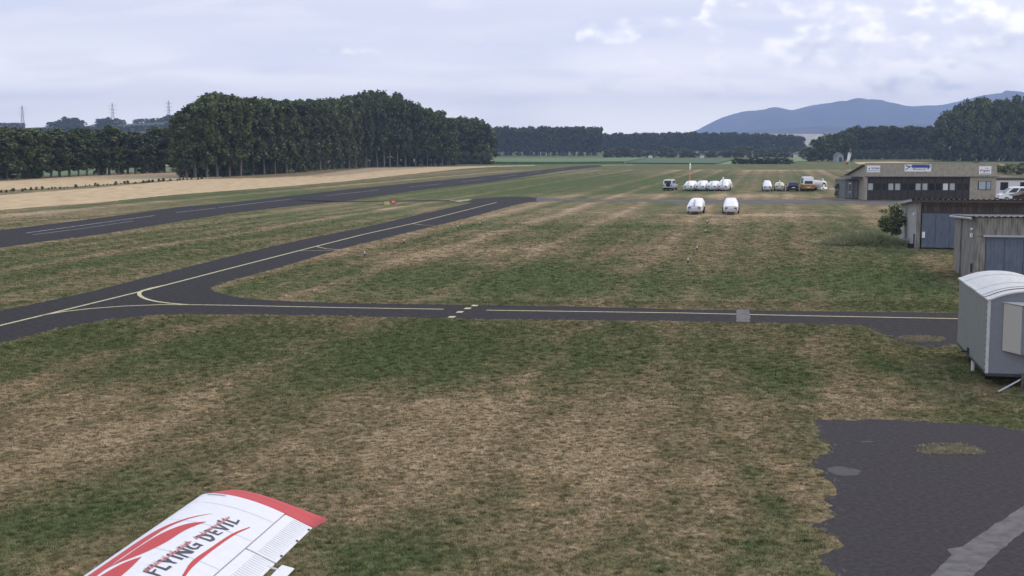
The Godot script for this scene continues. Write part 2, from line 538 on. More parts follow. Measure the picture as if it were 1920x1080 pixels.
func ground() -> void:
	dry_blobs = [[-12.4, -44.7, 8.5, 5.6, -0.35], [-1.1, -43.5, 6.4, 5.9, -0.35], [2.7, -45.9, 3.9, 3.9, -0.20], [-9.8, -30.5, 5.8, 5.3, 0.40], [-0.8, -31.7, 6.0, 5.1, 0.40], [1.6, -26.5, 3.9, 4.5, 0.26], [8.0, -40.3, 1.0, 6.1, -0.45], [5.2, -27.9, 0.4, 5.5, -0.42], [4.2, -21.5, 0.6, 1.8, -0.35], [3.6, -28.9, 0.6, 1.6, -0.25], [-1.9, -21.2, 1.6, 1.7, -0.55], [-3.3, -22.4, 0.7, 1.9, -0.45], [-8.5, -23.2, 1.4, 1.0, -0.40], [-6.9, -24.5, 1.6, 0.7, -0.25], [-3.3, -28.9, 1.3, 0.9, -0.25], [-1.3, -30.8, 0.7, 0.6, -0.30], [9.3, -34.4, 2.2, 2.9, 0.26], [12.1, -40.3, 0.7, 4.0, -0.40], [12.5, -37.5, 1.9, 3.5, 0.18], [12.2, -32.3, 1.4, 0.8, -0.20], [5.9, -26.5, 0.6, 7.0, 0.30], [-13.5, -34.4, 2.9, 2.9, 0.24], [-1.7, -68.9, 10.1, 7.2, -0.40], [9.4, -66.2, 11.1, 6.7, -0.35], [19.9, -68.9, 5.2, 11.7, -0.35], [1.5, -86.9, 10.9, 6.8, 0.24], [8.0, -136.4, 14.2, 13.4, 0.17], [-5.5, -82.6, 5.2, 4.9, 0.24], [6.6, -113.3, 16.5, 3.1, -0.35], [24.4, -133.1, 11.1, 2.3, 0.72], [23.2, -102.9, 10.7, 7.6, -0.10], [24.7, -86.9, 4.4, 4.5, -0.10], [-26.2, -82.6, 8.6, 12.5, -0.10], [-19.0, -68.9, 5.8, 4.3, 0.18], [-20.4, -136.4, 14.2, 11.1, -0.20], [-21.9, -102.9, 8.6, 9.6, 0.06], [-36.4, -190.3, 31.7, 26.2, -0.42], [-48.1, -134.2, 11.2, 8.6, 0.30], [14.3, -245.7, 30.6, 52.1, -0.50], [22.7, -188.2, 27.4, 6.3, 0.30], [82.2, -404.1, 20.1, 29.1, 0.54], [51.1, -424.3, 10.6, 26.7, 0.36], [42.8, -302.9, 31.4, 38.6, -0.35], [33.7, -184.0, 19.1, 8.1, 0.36], [-15.8, -145.8, 9.1, 10.2, 0.24], [43.8, -142.1, 8.9, 9.6, 0.12], [3.4, -201.6, 25.2, 12.1, -0.20]]
	var m := ArrayMesh.new()
	var patch := func(x0: float, x1: float, z0: float, z1: float, corner: Vector2, side: float, mat: Material) -> void:
		var a: Array = []
		a.resize(Mesh.ARRAY_MAX)
		var p := PackedVector3Array([Vector3(x0, 0, z0), Vector3(x1, 0, z0), Vector3(x1, 0, z1), Vector3(x0, 0, z1)])
		var uv := PackedVector2Array()
		for c in p:
			uv.append(Vector2((c.x - corner.x) / side, (c.z - corner.y) / side))
		a[Mesh.ARRAY_VERTEX] = p
		a[Mesh.ARRAY_TEX_UV] = uv
		a[Mesh.ARRAY_INDEX] = PackedInt32Array([0, 1, 2, 0, 2, 3])
		m.add_surface_from_arrays(Mesh.PRIMITIVE_TRIANGLES, a)
		m.surface_set_material(m.get_surface_count() - 1, mat)
	var made := meadow(Vector2(-36, -82), 72.0, 2048, 100, 0.65, 1.15, 1.0)
	near_dry = made[0]
	var near := StandardMaterial3D.new()
	near.albedo_texture = ImageTexture.create_from_image(made[1])
	near.roughness = 1.0
	near.metallic_specular = 0.1
	made = meadow(Vector2(-150, -402), 320.0, 2048, 200, 0.7, 1.15, 2.2)
	mid_dry = made[0]
	var mid := StandardMaterial3D.new()
	mid.albedo_texture = ImageTexture.create_from_image(made[1])
	mid.roughness = 1.0
	mid.metallic_specular = 0.1
	var far := grained([Color(0.07, 0.098, 0.038), Color(0.12, 0.135, 0.06), Color(0.19, 0.165, 0.09)], Vector3(90, 90, 90), 0.01, 51, 1.0, 6, 1024)
	far.metallic_specular = 0.1
	patch.call(-36.0, 36.0, -82.0, -10.0, Vector2(-36, -82), 72.0, near)
	patch.call(-150.0, 170.0, -402.0, -82.0, Vector2(-150, -402), 320.0, mid)
	patch.call(-9400.0, 9400.0, -9400.0, -402.0, Vector2.ZERO, 1.0, far)
	patch.call(-9400.0, -150.0, -402.0, 400.0, Vector2.ZERO, 1.0, far)
	patch.call(170.0, 9400.0, -402.0, 400.0, Vector2.ZERO, 1.0, far)
	patch.call(-150.0, -36.0, -82.0, 400.0, Vector2.ZERO, 1.0, far)
	patch.call(36.0, 170.0, -82.0, 400.0, Vector2.ZERO, 1.0, far)
	patch.call(-36.0, 36.0, -10.0, 400.0, Vector2.ZERO, 1.0, far)
	var o := MeshInstance3D.new()
	o.name = "ground"
	o.mesh = m
	add_child(o)
	o.set_meta("kind", "structure")


func marking(called: String, line: Array, width: float, y: float, m: Material, parent: Node) -> void:
	part(called, Shape.new().ribbon(line, width, y).mesh(), m, parent)


func asphalt() -> void:
	var strip := [Vector2(-43.61, -104.51), Vector2(-43.34, -108.23), Vector2(-41.95, -119.82), Vector2(-40.40, -134.71), Vector2(-39.12, -150.37), Vector2(-35.38, -163.51), Vector2(-32.12, -186.08), Vector2(-27.46, -214.46), Vector2(-19.06, -254.92), Vector2(-9.88, -297.53), Vector2(6.33, -381.33), Vector2(23.80, -478.20), Vector2(35.42, -514.48), Vector2(32.86, -471.54), Vector2(14.08, -377.08), Vector2(-4.30, -258.82), Vector2(-10.54, -230.57), Vector2(-15.89, -206.59), Vector2(-21.58, -168.42), Vector2(-26.53, -151.73), Vector2(-29.98, -135.80), Vector2(-32.05, -116.49), Vector2(-33.19, -102.91), Vector2(-34.81, -95.84), Vector2(-35.77, -89.19), Vector2(-36.11, -86.43)]
	var runway := setting("runway", Shape.new().sheet(ragged(strip, 0.8, 0.22, 1), 0.008).mesh(), M.asphalt)
	for d in [[Vector2(-39.85, -104.84), Vector2(-36.80, -131.86)], [Vector2(-36.22, -138.03), Vector2(-34.22, -148.12)], [Vector2(-34.13, -149.04), Vector2(-32.25, -161.48), Vector2(-29.83, -173.62)], [Vector2(-26.99, -186.49), Vector2(-21.92, -211.77)], [Vector2(-18.22, -227.16), Vector2(-13.45, -247.09)], [Vector2(-10.32, -261.63), Vector2(-5.91, -284.52)], [Vector2(-3.01, -301.78), Vector2(1.21, -324.96)], [Vector2(4.29, -344.83), Vector2(8.65, -372.11)], [Vector2(11.25, -387.43), Vector2(17.35, -418.03)]]:
		marking("centre_line_dash", d, 0.18, 0.013, M.white_paint, runway)
	marking("side_line", [Vector2(-38.53, -102.59), Vector2(-37.23, -110.22), Vector2(-36.10, -122.00)], 0.12, 0.013, M.white_paint, runway)
	for d in [[Vector2(35.21, -496.40), Vector2(38.35, -505.28)], [Vector2(38.53, -499.33), Vector2(41.33, -508.31)], [Vector2(41.46, -502.29), Vector2(44.33, -511.38)], [Vector2(44.64, -505.28), Vector2(47.59, -514.48)]]:
		marking("threshold_bar", d, 4.0, 0.013, M.white_paint, runway)

	var taxi := [Vector2(-22.31, -52.04), Vector2(-22.02, -54.62), Vector2(-21.37, -57.86), Vector2(-20.57, -61.86), Vector2(-19.57, -70.08), Vector2(-18.19, -82.58), Vector2(-16.07, -96.95), Vector2(-13.06, -111.83), Vector2(-9.96, -132.07), Vector2(-6.50, -153.11), Vector2(-5.01, -162.72), Vector2(-6.38, -166.75), Vector2(-12.49, -166.75), Vector2(-21.77, -163.51), Vector2(-28.03, -168.42), Vector2(-28.60, -171.85), Vector2(-22.20, -166.75), Vector2(-12.74, -170.12), Vector2(-7.81, -170.63), Vector2(-3.90, -176.90), Vector2(-0.99, -182.85), Vector2(2.28, -182.46), Vector2(3.84, -177.46), Vector2(3.60, -166.59), Vector2(1.97, -163.51), Vector2(-0.19, -153.11), Vector2(-4.36, -127.56), Vector2(-6.80, -114.90), Vector2(-10.89, -93.17), Vector2(-11.80, -88.25), Vector2(-13.52, -75.14), Vector2(-14.89, -66.44), Vector2(-15.09, -64.63), Vector2(-14.99, -63.39), Vector2(-14.47, -61.97), Vector2(-12.93, -59.63), Vector2(-11.29, -58.47), Vector2(-7.70, -57.36), Vector2(-2.07, -56.71), Vector2(3.30, -56.06), Vector2(7.41, -55.16), Vector2(12.37, -54.53), Vector2(18.95, -53.90), Vector2(23.10, -53.38), Vector2(19.14, -44.09), Vector2(15.79, -45.06), Vector2(14.68, -44.33), Vector2(14.01, -45.56), Vector2(13.88, -47.95), Vector2(13.90, -49.91), Vector2(11.47, -50.52), Vector2(6.89, -51.23), Vector2(-1.31, -51.87), Vector2(-7.11, -52.87), Vector2(-10.30, -53.29), Vector2(-14.78, -53.29), Vector2(-16.49, -51.63), Vector2(-17.68, -48.87), Vector2(-18.32, -45.31), Vector2(-18.61, -43.28)]
	var taxiway := setting("taxiway", Shape.new().sheet(ragged(taxi, 0.25, 0.13, 2), 0.008).mesh(), M.asphalt)
	for d in [[Vector2(-20.52, -47.81), Vector2(-20.20, -50.03), Vector2(-19.49, -53.96), Vector2(-17.98, -62.79), Vector2(-16.35, -74.13), Vector2(-13.90, -90.65), Vector2(-12.02, -102.91), Vector2(-9.18, -117.72), Vector2(-1.97, -163.35)], [Vector2(-19.65, -53.16), Vector2(-19.17, -54.35), Vector2(-18.42, -55.31), Vector2(-17.23, -56.21), Vector2(-15.72, -56.75), Vector2(-14.05, -56.71), Vector2(-12.50, -56.52), Vector2(-7.48, -55.68), Vector2(-2.96, -55.13)], [Vector2(-1.10, -54.80), Vector2(7.24, -53.87), Vector2(12.03, -53.00), Vector2(18.31, -52.04), Vector2(21.67, -51.55)]]:
		marking("centre_line", d, 0.16, 0.013, M.yellow_paint, taxiway)
	marking("lead_in_curve", [Vector2(-17.67, -64.88), Vector2(-18.00, -63.51), Vector2(-18.12, -62.44), Vector2(-18.00, -61.40), Vector2(-17.69, -60.39), Vector2(-17.31, -59.53), Vector2(-16.82, -58.68), Vector2(-16.15, -57.86), Vector2(-15.45, -57.26), Vector2(-14.53, -56.75)], 0.19, 0.016, M.yellow_paint, taxiway)
	marking("lead_in_curve", [Vector2(-14.48, -86.65), Vector2(-13.42, -86.79), Vector2(-12.55, -87.06), Vector2(-11.70, -87.51)], 0.12, 0.013, M.yellow_paint, taxiway)
	marking("lead_in_curve", [Vector2(-13.90, -90.65), Vector2(-13.47, -89.58), Vector2(-12.86, -88.44), Vector2(-11.70, -87.51)], 0.12, 0.016, M.yellow_paint, taxiway)
	marking("lead_in_curve", [Vector2(-9.18, -117.72), Vector2(-8.20, -115.69), Vector2(-6.90, -114.90)], 0.12, 0.016, M.yellow_paint, taxiway)
	for d in [[Vector2(-8.08, -168.92), Vector2(-7.21, -169.95), Vector2(-6.27, -171.33), Vector2(-5.54, -173.09)], [Vector2(-7.11, -165.93), Vector2(-6.58, -168.25), Vector2(-5.66, -169.95)]]:
		marking("holding_line", d, 0.7, 0.013, M.yellow_paint, taxiway)
	for c in [Vector2(-1.65, -56.44), Vector2(-1.93, -55.42), Vector2(-2.22, -54.19), Vector2(-2.49, -52.60)]:
		var q := Shape.new()
		var w := Vector2(0.135, 0.005)
		var a := Vector2(0.04, -0.24)
		q.sheet(PackedVector2Array([c - w - a, c + w - a, c + w + a, c - w + a]), 0.013)
		part("holding_point_square", q.mesh(), M.yellow_paint, taxiway)
	part("concrete_slab", Shape.new().sheet(ragged([Vector2(9.73, -55.02), Vector2(10.27, -54.94), Vector2(9.58, -50.97), Vector2(9.01, -51.04)], 0.3, 0.05, 5), 0.02).mesh(), M.concrete_strip, taxiway)

	setting("service_road", Shape.new().sheet(ragged([Vector2(3.42, -178.97), Vector2(5.83, -175.25), Vector2(10.03, -172.20), Vector2(19.17, -170.63), Vector2(21.13, -172.73), Vector2(26.45, -171.85), Vector2(34.28, -171.68), Vector2(45.34, -170.29), Vector2(57.71, -165.12), Vector2(51.00, -145.81), Vector2(44.34, -156.67), Vector2(42.72, -160.40), Vector2(32.01, -160.25), Vector2(21.73, -157.25), Vector2(19.73, -163.51), Vector2(9.80, -168.25), Vector2(6.83, -167.58), Vector2(3.18, -165.93)], 0.8, 0.5, 15), 0.014).mesh(), M.worn_asphalt)

	var apron := [Vector2(7.77, -32.44), Vector2(9.47, -32.50), Vector2(11.24, -32.05), Vector2(12.41, -31.80), Vector2(12.42, -31.37), Vector2(12.71, -31.19), Vector2(15.55, -30.78), Vector2(9.17, -17.83), Vector2(4.85, -17.83), Vector2(5.32, -20.38), Vector2(5.26, -21.11), Vector2(5.27, -21.43), Vector2(5.81, -21.87), Vector2(5.88, -22.40), Vector2(5.55, -23.14), Vector2(6.16, -23.73), Vector2(6.23, -24.84), Vector2(6.65, -25.63), Vector2(6.70, -26.79), Vector2(6.67, -27.86), Vector2(7.39, -29.11), Vector2(7.52, -30.66)]
	var pad := setting("apron", Shape.new().sheet(ragged(apron, 0.045, 0.26, 6, 9.0), 0.010).mesh(), M.old_asphalt)
	part("concrete_strip", Shape.new().sheet(ragged([Vector2(11.17, -25.92), Vector2(10.03, -24.46), Vector2(9.09, -23.35), Vector2(8.32, -22.40), Vector2(7.94, -21.90), Vector2(7.61, -21.75), Vector2(7.57, -21.40), Vector2(6.89, -20.38), Vector2(5.95, -18.91), Vector2(6.60, -18.91), Vector2(7.59, -20.38), Vector2(8.22, -21.28), Vector2(8.90, -22.18), Vector2(9.38, -22.81), Vector2(10.40, -24.09)], 0.06, 0.05, 7, 6.0), 0.016).mesh(), M.concrete_strip, pad)
	for k in [[Vector2(7.19, -27.15), 0.36, 0.42], [Vector2(8.48, -29.98), 0.16, 0.08]]:
		var ring: Array = []
		for i in 14:
			var a := TAU * i / 14
			ring.append(k[0] + Vector2(cos(a) * k[1], sin(a) * k[2]) * rng.randf_range(0.8, 1.1))
		part("pale_patch", Shape.new().sheet(ragged(ring, 0.03, 0.16, 8, 9.0), 0.015).mesh(), grained([Color(0.044, 0.041, 0.045), Color(0.055, 0.052, 0.056), Color(0.068, 0.064, 0.067)], Vector3(2, 2, 2), 0.03, 77, 0.9), pad)


func field(called: String, outline: Array, y: float, m: Material) -> void:
	setting(called, Shape.new().sheet(ragged(outline, 1.2, 0.5, 12), y).mesh(), m)


# standing crop: a sheet on its own side walls
func standing_crop(called: String, outline: Array, h: float, m: Material) -> void:
	var s := Shape.new()
	var p := PackedVector2Array(outline)
	s.sheet(p, h)
	for i in p.size():
		var a := p[i]
		var b := p[(i + 1) % p.size()]
		s.quad(Vector3(a.x, 0, a.y), Vector3(b.x, 0, b.y), Vector3(b.x, h, b.y), Vector3(a.x, h, a.y))
	setting(called, s.mesh(), m)


func fields() -> void:
	field("wheat_field", [Vector2(-74.82, -176.35), Vector2(-75.12, -188.16), Vector2(-71.98, -220.63), Vector2(-70.76, -268.27), Vector2(-67.85, -281.68), Vector2(-63.86, -287.42), Vector2(-56.34, -294.94), Vector2(-49.76, -312.94), Vector2(-49.53, -372.93), Vector2(-48.51, -432.99), Vector2(-23.09, -463.80), Vector2(-6.07, -487.83), Vector2(9.32, -499.33), Vector2(8.05, -485.04), Vector2(-5.77, -463.80), Vector2(-16.52, -419.06), Vector2(-28.96, -317.05), Vector2(-34.16, -267.00), Vector2(-39.40, -237.04), Vector2(-45.21, -209.15), Vector2(-49.85, -190.28), Vector2(-51.55, -174.52), Vector2(-52.65, -161.17), Vector2(-55.58, -151.73), Vector2(-57.29, -143.33), Vector2(-58.40, -137.47)], 0.012, M.wheat)
	field("wheat_field", [Vector2(-104.86, -247.45), Vector2(-104.98, -263.26), Vector2(-105.02, -297.53), Vector2(-103.29, -332.63), Vector2(-96.43, -352.00), Vector2(-87.20, -364.11), Vector2(-83.44, -368.87), Vector2(-67.81, -299.64), Vector2(-69.46, -290.38), Vector2(-74.49, -271.72), Vector2(-77.21, -236.71), Vector2(-79.78, -220.63), Vector2(-83.05, -208.12), Vector2(-83.52, -196.94)], 0.012, M.wheat)
	field("stubble_strip", [Vector2(-49.95, -314.11), Vector2(-50.08, -377.08), Vector2(-48.75, -435.21), Vector2(-30.29, -456.31), Vector2(-29.27, -440.87), Vector2(-38.85, -390.11), Vector2(-42.52, -320.05), Vector2(-45.60, -305.04)], 0.03, M.stubble)
	standing_crop("maize_field", [Vector2(-13.20, -707.70), Vector2(50.08, -732.13), Vector2(79.94, -765.14), Vector2(48.02, -551.28), Vector2(17.61, -530.58), Vector2(-10.12, -530.58)], 1.0, M.crop)
	standing_crop("beet_field", [Vector2(80.48, -758.31), Vector2(124.13, -719.71), Vector2(84.07, -530.58), Vector2(48.61, -547.72)], 0.5, M.dark_crop)
	field("pasture", [Vector2(128.60, -738.50), Vector2(190.14, -849.39), Vector2(152.11, -679.36), Vector2(122.07, -566.01), Vector2(83.90, -524.02)], 0.03, M.pale_crop)
	field("pasture", [Vector2(240.80, -1096.22), Vector2(250.79, -1096.22), Vector2(150.60, -653.20), Vector2(135.63, -628.98)], 0.05, M.pale_crop)
	field("pasture", [Vector2(-146.48, -339.30), Vector2(-113.46, -471.54), Vector2(-92.83, -385.67), Vector2(-112.08, -361.00), Vector2(-114.59, -287.42), Vector2(-114.44, -264.91)], 0.012, M.crop)
	field("stubble_field", [Vector2(-192.73, -446.68), Vector2(-143.32, -595.84), Vector2(-123.77, -514.48), Vector2(-166.45, -385.67)], 0.012, M.wheat)
	field("dry_verge", [Vector2(160.97, -606.49), Vector2(187.79, -628.98), Vector2(187.79, -566.01), Vector2(200.60, -514.48), Vector2(165.49, -424.31), Vector2(160.97, -485.04), Vector2(158.45, -530.58), Vector2(143.05, -530.58)], 0.03, M.wheat)


func ridge(called: String, profile: Array, far_z: float, near_z: float, spread: float, rough: float, seed_: int, m: Material, rows := 26, columns := 150) -> void:
	var n := FastNoiseLite.new()
	n.seed = seed_
	n.frequency = 1.0 / spread
	n.fractal_octaves = 5
	var grid: Array = []
	var x0: float = profile[0].x
	var x1: float = profile[-1].x
	for j in rows + 6:
		var row: Array = []
		for i in columns + 1:
			var x := lerpf(x0, x1, float(i) / columns)
			var h := 0.0
			for k in profile.size() - 1:
				if x >= profile[k].x and x <= profile[k + 1].x:
					var s: float = (x - profile[k].x) / maxf(0.001, profile[k + 1].x - profile[k].x)
					var before: float = profile[maxi(k - 1, 0)].y
					var after: float = profile[mini(k + 2, profile.size() - 1)].y
					h = cubic_interpolate(profile[k].y, profile[k + 1].y, before, after, s)
			var f := float(j) / rows
			var z := lerpf(near_z, far_z, f)
			var up := smoothstep(0.0, 1.0, f) if j <= rows else 1.0 - 0.08 * (j - rows)
			var bump := n.get_noise_2d(x, z) * rough * h * sin(clampf(f, 0.0, 1.0) * PI) 
			row.append(Vector3(x * (z / far_z * 0.5 + 0.5), maxf(-2.0, h * up + bump), z))
		grid.append(row)
	var s2 := Shape.new()
	for j in grid.size() - 1:
		for i in columns:
			s2.quad(grid[j][i], grid[j][i + 1], grid[j + 1][i + 1], grid[j + 1][i])
	setting(called, s2.mesh(true), m)


func far_land() -> void:
	ridge("mountains", [Vector2(1005.8, 58.8), Vector2(1173.1, 81.0), Vector2(1265.7, 114.3), Vector2(1376.4, 169.7), Vector2(1450.2, 206.6), Vector2(1635.3, 247.1), Vector2(1783.4, 271.1), Vector2(1921.2, 260.0), Vector2(2087.4, 296.8), Vector2(2283.6, 320.7), Vector2(2413.4, 328.1), Vector2(2581.0, 309.7), Vector2(2756.5, 283.9), Vector2(2941.9, 291.3), Vector2(3155.7, 333.6), Vector2(3310.2, 370.3), Vector2(3450.7, 383.2), Vector2(3599.7, 368.5), Vector2(4046.1, 346.5), Vector2(4600.5, 390.5), Vector2(5344.4, 361.2), Vector2(6460.7, 324.4)], -9000.0, -6200.0, 900.0, 0.42, 61, M.forest_hill)
	ridge("foothills", [Vector2(510.0, 30.0), Vector2(672.0, 53.1), Vector2(1019.2, 71.5), Vector2(1146.3, 85.3), Vector2(1250.4, 92.2), Vector2(1389.2, 96.8), Vector2(1481.8, 94.5), Vector2(1666.8, 103.6), Vector2(1851.7, 110.5), Vector2(2060.1, 108.2), Vector2(2406.9, 117.4), Vector2(3101.5, 112.8)], -5600.0, -4700.0, 500.0, 0.3, 62, M.forest_hill, 14, 90)
	# slopes of small fields below the mountains
	for k in [["meadow_slope", 1470, 1800, 1]]:
		var s := Shape.new()
		for d in [[Vector3(470, 0.0, -2700), Vector3(537, 0.0, -2700), Vector3(576, 15.4, -2900), Vector3(504, 15.4, -2900)], [Vector3(537, 0.0, -2700), Vector3(593, 0.0, -2700), Vector3(636, 15.4, -2900), Vector3(576, 15.4, -2900)], [Vector3(593, 0.0, -2700), Vector3(637, 0.0, -2700), Vector3(684, 15.4, -2900), Vector3(636, 15.4, -2900)], [Vector3(637, 0.0, -2700), Vector3(693, 0.0, -2700), Vector3(744, 15.4, -2900), Vector3(684, 15.4, -2900)], [Vector3(693, 0.0, -2700), Vector3(771, 0.0, -2700), Vector3(828, 15.4, -2900), Vector3(744, 15.4, -2900)], [Vector3(771, 0.0, -2700), Vector3(850, 0.0, -2700), Vector3(913, 15.4, -2900), Vector3(828, 15.4, -2900)], [Vector3(850, 0.0, -2700), Vector3(939, 0.0, -2700), Vector3(1009, 15.4, -2900), Vector3(913, 15.4, -2900)], [Vector3(939, 0.0, -2700), Vector3(1051, 0.0, -2700), Vector3(1129, 15.4, -2900), Vector3(1009, 15.4, -2900)], [Vector3(504, 15.4, -2900), Vector3(576, 15.4, -2900), Vector3(656, 23.3, -3300), Vector3(574, 23.3, -3300)], [Vector3(576, 15.4, -2900), Vector3(636, 15.4, -2900), Vector3(724, 23.3, -3300), Vector3(656, 23.3, -3300)], [Vector3(636, 15.4, -2900), Vector3(684, 15.4, -2900), Vector3(779, 23.3, -3300), Vector3(724, 23.3, -3300)], [Vector3(684, 15.4, -2900), Vector3(744, 15.4, -2900), Vector3(847, 23.3, -3300), Vector3(779, 23.3, -3300)], [Vector3(744, 15.4, -2900), Vector3(828, 15.4, -2900), Vector3(943, 23.3, -3300), Vector3(847, 23.3, -3300)], [Vector3(828, 15.4, -2900), Vector3(913, 15.4, -2900), Vector3(1038, 23.3, -3300), Vector3(943, 23.3, -3300)], [Vector3(913, 15.4, -2900), Vector3(1009, 15.4, -2900), Vector3(1147, 23.3, -3300), Vector3(1038, 23.3, -3300)], [Vector3(1009, 15.4, -2900), Vector3(1129, 15.4, -2900), Vector3(1284, 23.3, -3300), Vector3(1147, 23.3, -3300)], [Vector3(574, 23.3, -3300), Vector3(656, 23.3, -3300), Vector3(775, 35.9, -3900), Vector3(678, 35.9, -3900)], [Vector3(656, 23.3, -3300), Vector3(724, 23.3, -3300), Vector3(855, 35.9, -3900), Vector3(775, 35.9, -3900)], [Vector3(724, 23.3, -3300), Vector3(779, 23.3, -3300), Vector3(920, 35.9, -3900), Vector3(855, 35.9, -3900)], [Vector3(779, 23.3, -3300), Vector3(847, 23.3, -3300), Vector3(1001, 35.9, -3900), Vector3(920, 35.9, -3900)], [Vector3(847, 23.3, -3300), Vector3(943, 23.3, -3300), Vector3(1114, 35.9, -3900), Vector3(1001, 35.9, -3900)], [Vector3(943, 23.3, -3300), Vector3(1038, 23.3, -3300), Vector3(1227, 35.9, -3900), Vector3(1114, 35.9, -3900)], [Vector3(1038, 23.3, -3300), Vector3(1147, 23.3, -3300), Vector3(1356, 35.9, -3900), Vector3(1227, 35.9, -3900)], [Vector3(1147, 23.3, -3300), Vector3(1284, 23.3, -3300), Vector3(1517, 35.9, -3900), Vector3(1356, 35.9, -3900)], [Vector3(678, 35.9, -3900), Vector3(775, 35.9, -3900), Vector3(913, 54.3, -4600), Vector3(799, 54.3, -4600)], [Vector3(775, 35.9, -3900), Vector3(855, 35.9, -3900), Vector3(1009, 54.3, -4600), Vector3(913, 54.3, -4600)], [Vector3(855, 35.9, -3900), Vector3(920, 35.9, -3900), Vector3(1085, 54.3, -4600), Vector3(1009, 54.3, -4600)], [Vector3(920, 35.9, -3900), Vector3(1001, 35.9, -3900), Vector3(1180, 54.3, -4600), Vector3(1085, 54.3, -4600)], [Vector3(1001, 35.9, -3900), Vector3(1114, 35.9, -3900), Vector3(1313, 54.3, -4600), Vector3(1180, 54.3, -4600)], [Vector3(1114, 35.9, -3900), Vector3(1227, 35.9, -3900), Vector3(1446, 54.3, -4600), Vector3(1313, 54.3, -4600)], [Vector3(1227, 35.9, -3900), Vector3(1356, 35.9, -3900), Vector3(1599, 54.3, -4600), Vector3(1446, 54.3, -4600)], [Vector3(1356, 35.9, -3900), Vector3(1517, 35.9, -3900), Vector3(1789, 54.3, -4600), Vector3(1599, 54.3, -4600)]]:
			s.quad(d[0], d[1], d[2], d[3])
		setting("farmland", s.mesh(), grained([Color(0.12, 0.16, 0.07), Color(0.45, 0.37, 0.25), Color(0.56, 0.48, 0.36), Color(0.10, 0.14, 0.06), Color(0.5, 0.42, 0.3)], Vector3(900, 900, 900), 0.02, 63, 1.0, 2))
	ridge("hill", [Vector2(-995.9, 34.1), Vector2(-791.3, 34.1), Vector2(-655.0, 31.4), Vector2(-614.0, 31.4), Vector2(-579.9, 32.8), Vector2(-518.4, 34.1), Vector2(-450.1, 37.5), Vector2(-419.4, 38.9), Vector2(-347.8, 39.5), Vector2(-211.4, 36.8), Vector2(-109.2, 28.0), Vector2(-41.0, 16.5), Vector2(0.0, 7.0)], -1650.0, -1000.0, 200.0, 0.12, 64, grained([Color(0.012, 0.022, 0.012), Color(0.03, 0.045, 0.022), Color(0.06, 0.07, 0.035)], Vector3(120, 120, 120), 0.02, 65, 1.0, 5), 20, 90)


# ---- trees -----------------------------------------------------------------

# leaf-sized faces spread through clumps round the ends of limbs; the tree is one metre per unit, its foot at 0
func crown_mesh(clumps: Array, per: int, leaf: float, seed_: int) -> ArrayMesh:
	var r := RandomNumberGenerator.new()
	r.seed = seed_
	var v := PackedVector3Array()
	var c := PackedColorArray()
	for k in clumps:
		var tone := r.randf_range(0.45, 0.82)
		var count := int(per * k[1].x * k[1].y * 0.4)
		for i in count:
			var d := Vector3(r.randfn(), r.randfn(), r.randfn()).normalized() * pow(r.randf(), 0.45)
			var p: Vector3 = k[0] + d * k[1]
			var a := Vector3(r.randfn(), r.randfn(), r.randfn()).normalized()
			var b := a.cross(Vector3(r.randfn(), r.randfn(), r.randfn())).normalized()
			var s := leaf * r.randf_range(0.6, 1.35)
			var shade := tone * r.randf_range(0.86, 1.14)
			v.append_array([p - a * s, p + b * s * 0.7, p + a * s, p - a * s, p + a * s, p - b * s * 0.7])
			var col := Color(shade * r.randf_range(0.9, 1.15), shade, shade * r.randf_range(0.8, 1.1))
			for q in 6:
				c.append(col)
	var arr: Array = []
	arr.resize(Mesh.ARRAY_MAX)
	arr[Mesh.ARRAY_VERTEX] = v
	arr[Mesh.ARRAY_COLOR] = c
	var m := ArrayMesh.new()
	m.add_surface_from_arrays(Mesh.PRIMITIVE_TRIANGLES, arr, [], {}, 0)
	return m


